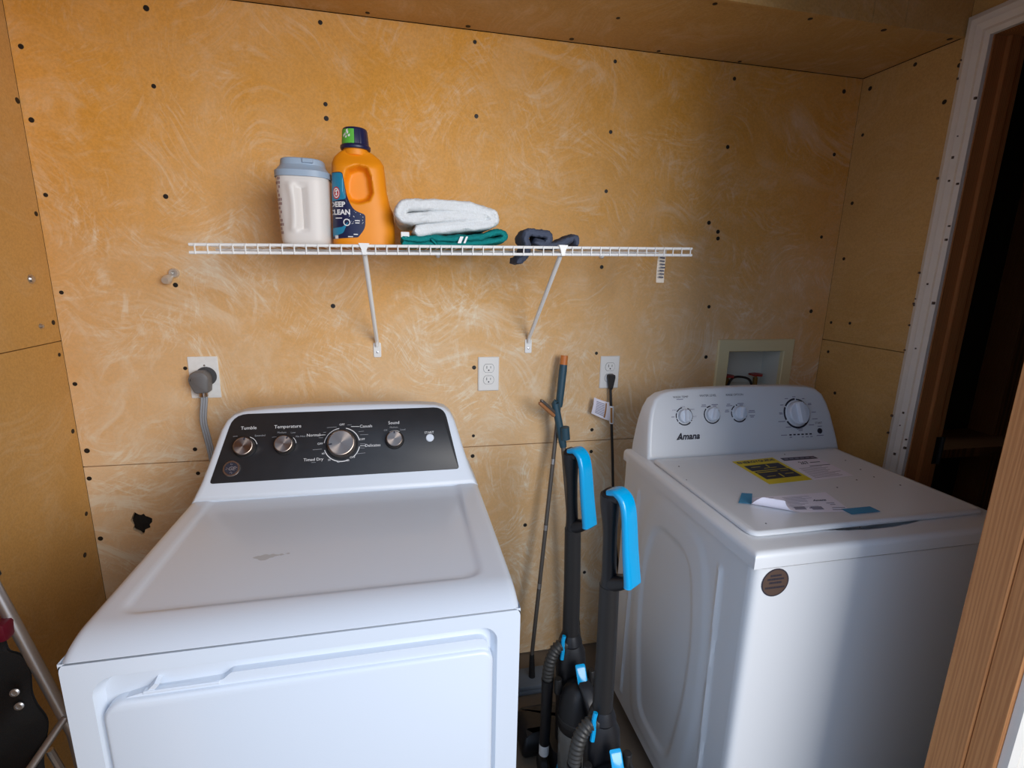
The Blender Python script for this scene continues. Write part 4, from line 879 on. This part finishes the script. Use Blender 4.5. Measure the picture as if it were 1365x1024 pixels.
for (u, v), lb_ in (((972, 502), 1), ((1010, 500), 2)):
    h = at_y(u, v, .035)
    vb = MB().tube([(h.x, .045, 1.022), (h.x, .045, h.z-.012)], .009, 12).tube([(h.x, .045, h.z-.02), (h.x, .045, h.z-.004)], .005, 10).build('valve', 'brass', ob)
    rings = []
    for r, z in ((.6, -.004), (1, -.003), (1, .003), (.6, .005), (.3, .003)): rings.append([(h.x+.024*r*(1+.10*math.cos(5*t))*math.cos(t), .045+.024*r*(1+.10*math.cos(5*t))*math.sin(t), h.z+z) for t in [2*pi*k/40 for k in range(40)]])
    MB().loft(rings).build('valve_handle', 'valve', vb, 40)
MB().tube(spline([(1.20, .03, 1.02), (1.215, .025, 1.058), (1.25, .02, 1.062), (1.285, .02, 1.05), (1.30, .02, 1.02)], 6), .0045, 8).build('hose_loop', 'black', ob)
# ================================================================== UPRIGHT VACUUM CLEANERS (two alike)
def vacuum(loc, lean_x, lean_y, rot, label):
    """local space: z up from the floor, the back of the machine faces -y"""
    r = thing('vacuum_cleaner', loc, label, 'vacuum cleaner', 'upright vacuum cleaners between the machines')
    piv = Vector((0, 0, .16))
    T_ = Matrix.Translation(Vector(loc)); up_ = T_ @ Matrix.Rotation(rot, 4, 'Z') @ Matrix.Translation(piv) @ Matrix.Rotation(lean_x, 4, 'Y') @ Matrix.Rotation(lean_y, 4, 'X') @ Matrix.Translation(-piv)
    G = T_ @ Matrix.Rotation(rot, 4, 'Z'); N_ = lambda: MB(up_)
    # tube and handle
    N_().tube([(0, 0, .43), (0, 0, .60), (-.003, 0, .77)], [.0235, .0225, .0215], 20).build('wand_tube', 'vac_t', r)
    gp = N_().tube(spline([(-.003, 0, .76), (-.006, 0, .80), (-.010, 0, .90), (-.014, 0, .955), (-.017, -.002, .985)], 4), [.0215, .021, .019, .017, .016, .0155, .015, .015, .0155, .0165, .018, .019, .020, .0205, .0205, .020, .019], 18).build('grip_core', 'vac', r)
    dv = Vector((.52, -.85, 0)).normalized(); ac = Vector((.85, .52, 0)).normalized()
    def sweep(path, wds, ths, name, m, parent):
        P_ = spline(path, 6); n = len(P_); rings = []
        for i, p_ in enumerate(P_):
            k = i/(n-1); t = (P_[min(i+1, n-1)]-P_[max(i-1, 0)]).normalized(); nn = t.cross(ac).normalized()
            w_ = wds[0]+(wds[1]-wds[0])*k; h_ = ths[0]+(ths[1]-ths[0])*k
            rings.append([p_+ac*a+nn*b for a, b in rr(-w_/2, w_/2, -h_/2, h_/2, h_*.45, 4)])
        return N_().loft(rings).build(name, m, parent, 50)
    b0 = Vector((-.014, 0, 0)); pt = lambda d, z: b0+dv*d+Vector((0, 0, z))
    sweep([pt(.002, .990), pt(.020, .995), pt(.037, .984), pt(.046, .960), pt(.051, .925), pt(.057, .875), pt(.066, .815), pt(.067, .805)], (.038, .050), (.013, .017), 'blue_grip', 'blue', r)
    b1 = Vector((-.003, 0, 0)); pq_ = lambda d, z: b1+dv*d+Vector((0, 0, z))
    sweep([pq_(.0, .775), pq_(.025, .788), pq_(.042, .798), pq_(.060, .806)], (.036, .034), (.040, .018), 'grip_bridge', 'vac', r)
    sweep([pt(-.006, .980), pt(.012, .982), pt(.026, .980)], (.042, .034), (.03, .012), 'grip_cap', 'vac', r)
    # neck, latch, spine
    N_().lathe([(.030, .418), (.033, .426), (.030, .436), (.0265, .446), (.0240, .452)], (0, 0, 0), n=24).build('collar', 'vac', r)
    def sec(cx, cy, z, a, b, e=2.6, n=28): return [(cx+p_[0], cy+p_[1], z) for p_ in sell(n, a, b, e)]
    N_().loft([sec(0, 0, .428, .027, .027), sec(0, -.004, .40, .040, .034), sec(0, -.010, .35, .042, .036), sec(0, -.008, .30, .040, .034), sec(0, 0, .20, .036, .032), sec(0, 0, .10, .036, .032), sec(0, 0, .07, .04, .035)]).build('spine_housing', 'vac', r, 60)
    sp_ = N_(); P_ = spline([(.008, -.078, .366), (.011, -.105, .352), (.016, -.134, .325), (.022, -.150, .275), (.026, -.152, .215)], 5); rings = []
    for i, p_ in enumerate(P_):
        w_ = .017-.004*(i/(len(P_)-1)); rings.append([p_+Vector((a, b*.75, b*-.6)) for a, b in rr(-w_, w_, -.012, .016, .006, 3)])
    sp_.loft(rings).build('carry_spine', 'vac', r, 45)
    bt_ = rr(-.0135, .0135, -.028, .022, [.004, .004, .013, .013], 5); fr_ = lambda a, b, h: Vector((.005+a, -.078-h*.86+b*.55, .385+b*.83-h*.45))
    N_().loft([[fr_(a, b, .0) for a, b in bt_], [fr_(a, b, .006) for a, b in bt_], [fr_(a, b, .008) for a, b in inset2(bt_, .0025)]]).build('release_button', 'blue', r, 40)
    # canister: black domed cap over a smoky bin, tilted a little
    Q = up_ @ Matrix.Translation((.0, -.085, .22)) @ Matrix.Rotation(math.radians(-7), 4, 'X') @ Matrix.Rotation(math.radians(4), 4, 'Y') @ Matrix.Translation((.0, .085, -.22))
    CC = (-.004, -.085, 0)
    MB(Q).lathe([(.050, .222), (.053, .226), (.0535, .262), (.052, .285), (.046, .318), (.036, .340), (.021, .352), (.001, .356)], CC, n=40).build('canister_cap', 'vac', r, 50)
    MB(Q).lathe([(.0525, .246), (.0555, .249), (.0555, .258), (.0525, .261)], CC, n=40, cap=False).build('cap_band', 'vac_t', r, 40)
    bn = MB(Q).lathe([(.044, .092), (.047, .096), (.0515, .218), (.0515, .225), (.0495, .225), (.0450, .10), (.001, .100)], CC, n=40, cap=True).build('dust_bin', 'bin', r, 50)
    MB(Q).lathe([(.034, .099), (.038, .12), (.036, .15), (.024, .18), (.016, .222)], CC, n=24).build('filter_core', 'hose', bn)
    MB(Q).lathe([(.046, .084), (.0495, .086), (.0495, .094), (.045, .096)], CC, n=40).build('bin_floor', 'blue', bn)
    # ribbed hose on the left into the hose cuff
    hp = spline([(-.016, -.010, .425), (-.036, -.016, .428), (-.055, -.020, .412), (-.066, -.024, .385), (-.071, -.025, .352), (-.072, -.025, .325)], 12)
    N_().tube(hp, [.0150+.0014*(1 if k % 4 < 2 else -1) for k in range(len(hp))], 18).build('ribbed_hose', 'hose', r, 80)
    N_().tube([(-.072, -.025, .335), (-.072, -.025, .32), (-.075, -.025, .20), (-.078, -.025, .12)], [.0175, .0165, .0155, .015], 18).build('hose_wand', 'vac', r, 40)
    N_().tube([(-.0778, -.025, .125), (-.079, -.025, .085)], .0145, 18).build('wand_tip', 'print_w', r, 40)
    N_().tube(spline([(-.026, -.022, .462), (-.030, -.024, .445), (-.030, -.026, .42), (-.034, -.03, .395)], 4), .0055, 8).build('hose_clip', 'blue', r)
    for sx_, z in ((-.048, .335), (.048, .345)):
        N_().lathe([(.0105, -.03), (.0105, .012), (.009, .0145), (.001, .015)], (sx_, -.045, z), n=20).build('cord_hook', 'vac_t', r, 40)
    N_().tube(spline([(.050, -.05, .34), (.066, -.06, .29), (.064, -.05, .22), (.04, -.035, .18)], 6), .006, 8).build('cord_loop', 'black', r)
    # floor head
    ft = MB(G); o_ = rr(-.125, .125, .03, .165, [.03, .03, .015, .015], 5)
    fh = ft.loft([[(a, b, z) for a, b in inset2(o_, i)] for i, z in ((.006, .004), (0, .012), (0, .045), (.012, .068), (.035, .078))]).build('floor_head', 'vac', r, 45)
    MB(G).loft([[(a, b, z) for a, b in rr(-.055, .055, -.05, .06, .02, 4)] for z in (.022, .10)]).build('yoke', 'vac', r, 45)
    for s_ in (-1, 1): MB(G).lathe([(.028, -.011), (.031, -.008), (.031, .008), (.028, .011)], (s_*.078, -.02, .031), (1, 0, 0), 24).build('wheel', 'black', r)
    return r
vacuum((.448, -.455, 0), math.radians(-1.2), 0, math.radians(0), 'black upright vacuum with sky-blue grip, nearer the back wall')
vacuum((.436, -.705, 0), math.radians(-.3), 0, math.radians(0), 'black upright vacuum with sky-blue grip, beside the washer front')
# ================================================================== MOPS LEANING ON THE WALL
def lerp3(a, b, t): return a+(b-a)*t
m1 = thing('flat_mop', (.42, -.16, 0), 'spray mop with slate grip and orange end cap leaning on wall', 'mop')
a = at_y(752.5, 474, -.045); b = at_y(709, 872, -.135); dd = (b-a).normalized(); L1 = (b-a).length
MB().tube([a, a+dd*.03], [.0122, .0126], 18).build('end_cap', 'morange', m1)
MB().tube([a+dd*.029, a+dd*.05, a+dd*.16, a+dd*.172], [.0125, .0135, .0125, .011], 18).build('grip', 'mteal', m1)
MB().tube([a+dd*.17, b], .0072, 12).build('pole', 'pole', m1)
for t in (.33, .55, .75): MB().tube([a+dd*L1*t, a+dd*(L1*t+.018)], .0078, 12).build('pole_joint', 'steel', m1)
hb_ = Vector((b.x, b.y-.01, .028))
MB().tube([b, hb_], [.0085, .012], 12).build('swivel', 'black', m1)
MB().box((hb_.x-.16, hb_.y-.045, .013), (hb_.x+.06, hb_.y+.045, .030), .006).build('head_plate', 'mpad', m1)
MB().box((hb_.x-.165, hb_.y-.05, .001), (hb_.x+.065, hb_.y+.05, .0135), .004).build('pad', 'mpad', m1)
m2 = thing('trigger_mop', (.53, -.12, 0), 'mop with tan-edged trigger lever and slate head leaning on wall', 'mop')
a = at_y(740.5, 540, -.082); b = at_y(751, 596, -.095); cfoot = at_y(774, 885, -.19)
# pole runs from the head down to the floor
dd = (cfoot-b).normalized(); foot = b+dd*((b.z-.03)/-dd.z)
MB().tube(spline([a+Vector((0, 0, .006)), a, lerp3(a, b, .5), b], 4), [.006, .0105]+[.0125]*8+[.013, .0125, .011], 16).build('head_grip', 'mteal', m2)
cl_ = at_y(751, 578, -.105); fr_ = [(.011*math.cos(t), .011*math.sin(t)) for t in [math.radians(-60+300*k/16) for k in range(17)]]
MB().tube([cl_+Vector((.004, 0, .022)), cl_+Vector((.008, 0, -.020))], [.0145, .0155], 18).build('pole_clip', 'mteal', m2)
tip = at_y(720, 535, -.115); root = at_y(739, 552, -.086)
lv = (root-tip).normalized(); sd_ = Vector((0, 0, 1)).cross(lv).normalized(); upv = lv.cross(sd_).normalized()
def bar3(off, w_, h_, name, m_):
    rings = [[p_+sd_*x+upv*(y+off) for x, y in rr(-w_/2*k, w_/2*k, -h_/2*k, h_/2*k, min(w_, h_)*.45*k, 4)] for p_, k in ((tip, .55), (tip+lv*.004, .9), (tip+lv*.012, 1), (root, 1))]
    return MB().loft(rings).build(name, m_, m2, 50)
bar3(.0045, .015, .010, 'lever', 'pole'); bar3(-.0055, .015, .011, 'lever_inlay', 'mbrown')
MB().tube([b-dd*.015, foot], .0085, 12).build('pole', 'pole', m2)
for t in (.3, .62): MB().tube([b+dd*t, b+dd*(t+.012)], .0092, 12).build('pole_joint', 'black', m2)
MB().box((foot.x-.09, foot.y-.03, .001), (foot.x+.09, foot.y+.04, .026), .006).build('head_plate', 'black', m2)
# ================================================================== FOLDED CHAIR BESIDE THE DRYER
CY_ = -.745
ch_ = thing('folding_chair', (-.70, CY_, 0), 'folded camp chair with black fabric and silver tubes beside dryer', 'chair')
def cpt(u, v, y=CY_): return at_y(u, v, y)
t0, t1 = cpt(-12, 775), cpt(78, 940); td = (t1-t0).normalized(); t2 = t1+td*.30
t2 = t1+Vector((td.x*.12, .02, td.z*.14)); 
MB().tube([t0-td*.05, t0, t1, t1+td*.06, Vector((t1.x+.016, CY_+.01, .30)), Vector((t1.x+.010, CY_+.02, .012))], .0092, 16).build('front_tube', 'alu', ch_)
MB().tube([t0-td*.055, t0-td*.005], .0145, 16).build('end_grip', 'black', ch_)
cc_ = cpt(5, 838, CY_-.012); MB().box((cc_.x-.03, CY_-.028, cc_.z-.016), (cc_.x+.011, CY_+.004, cc_.z+.016), .006).build('slider_joint', 'maroon', ch_)
u0 = cpt(88, 955, CY_-.005); u1 = cpt(38, 1028, CY_-.04)
MB().tube([u0, u1, u1+(u1-u0)*1.2, Vector((u1.x-.13, CY_-.10, .012))], .0062, 12).build('cross_tube', 'alu', ch_)
s0, s1 = cpt(66, 1000, CY_+.02), cpt(90, 1040, CY_+.02); MB().tube([s0, s1, Vector((s1.x, s1.y, .012))], .006, 8).build('rear_tube', 'alu', ch_)
# fabric back, hanging in soft pleats
edge = [(-4, 852), (12, 858), (22, 872), (38, 900), (50, 930), (58, 965), (62, 990), (60, 1030), (57, 1100), (50, 1180)]
def fab(a, b):
    k = b*(len(edge)-1); i = min(int(k), len(edge)-2); t = k-i; u = edge[i][0]*(1-t)+edge[i+1][0]*t; v = edge[i][1]*(1-t)+edge[i+1][1]*t
    q = cpt(u, v, CY_-.014); w_ = min(.21, q.x+.90); x = q.x-w_*(1-a)
    return Vector((x, CY_-.014-.020*math.sin(a*11+b*22)*(.3+.7*a)*(1-.6*a**4)+.05*(1-a), q.z+.035*(1-a)))
fb_ = MB().grid(40, 44, fab); back_ = [(p_[0], p_[1]+.004, p_[2]) for p_ in fb_.v]; nfv = len(fb_.v); fb2 = list(fb_.f); fb_.v += back_; fb_.f += [tuple(nfv+i for i in f[::-1]) for f in fb2]
fb_.build('fabric_back', 'fabric', ch_, 80, recalc=False)
for u, v in ((20, 923), (26, 941)):
    q = cpt(u, v, CY_-.026); MB().lathe([(.0065, 0), (.0065, .002), (.004, .003), (.0035, .0018), (.0004, .0018)], q, (.2, -1, .15), 18).build('snap_rivet', 'steel', ch_)
MB().tube([Vector((-.86, CY_+.06, .012)), Vector((-.80, CY_+.05, .60)), Vector((-.78, CY_+.04, .86))], .0105, 12).build('back_tube', 'alu', ch_)
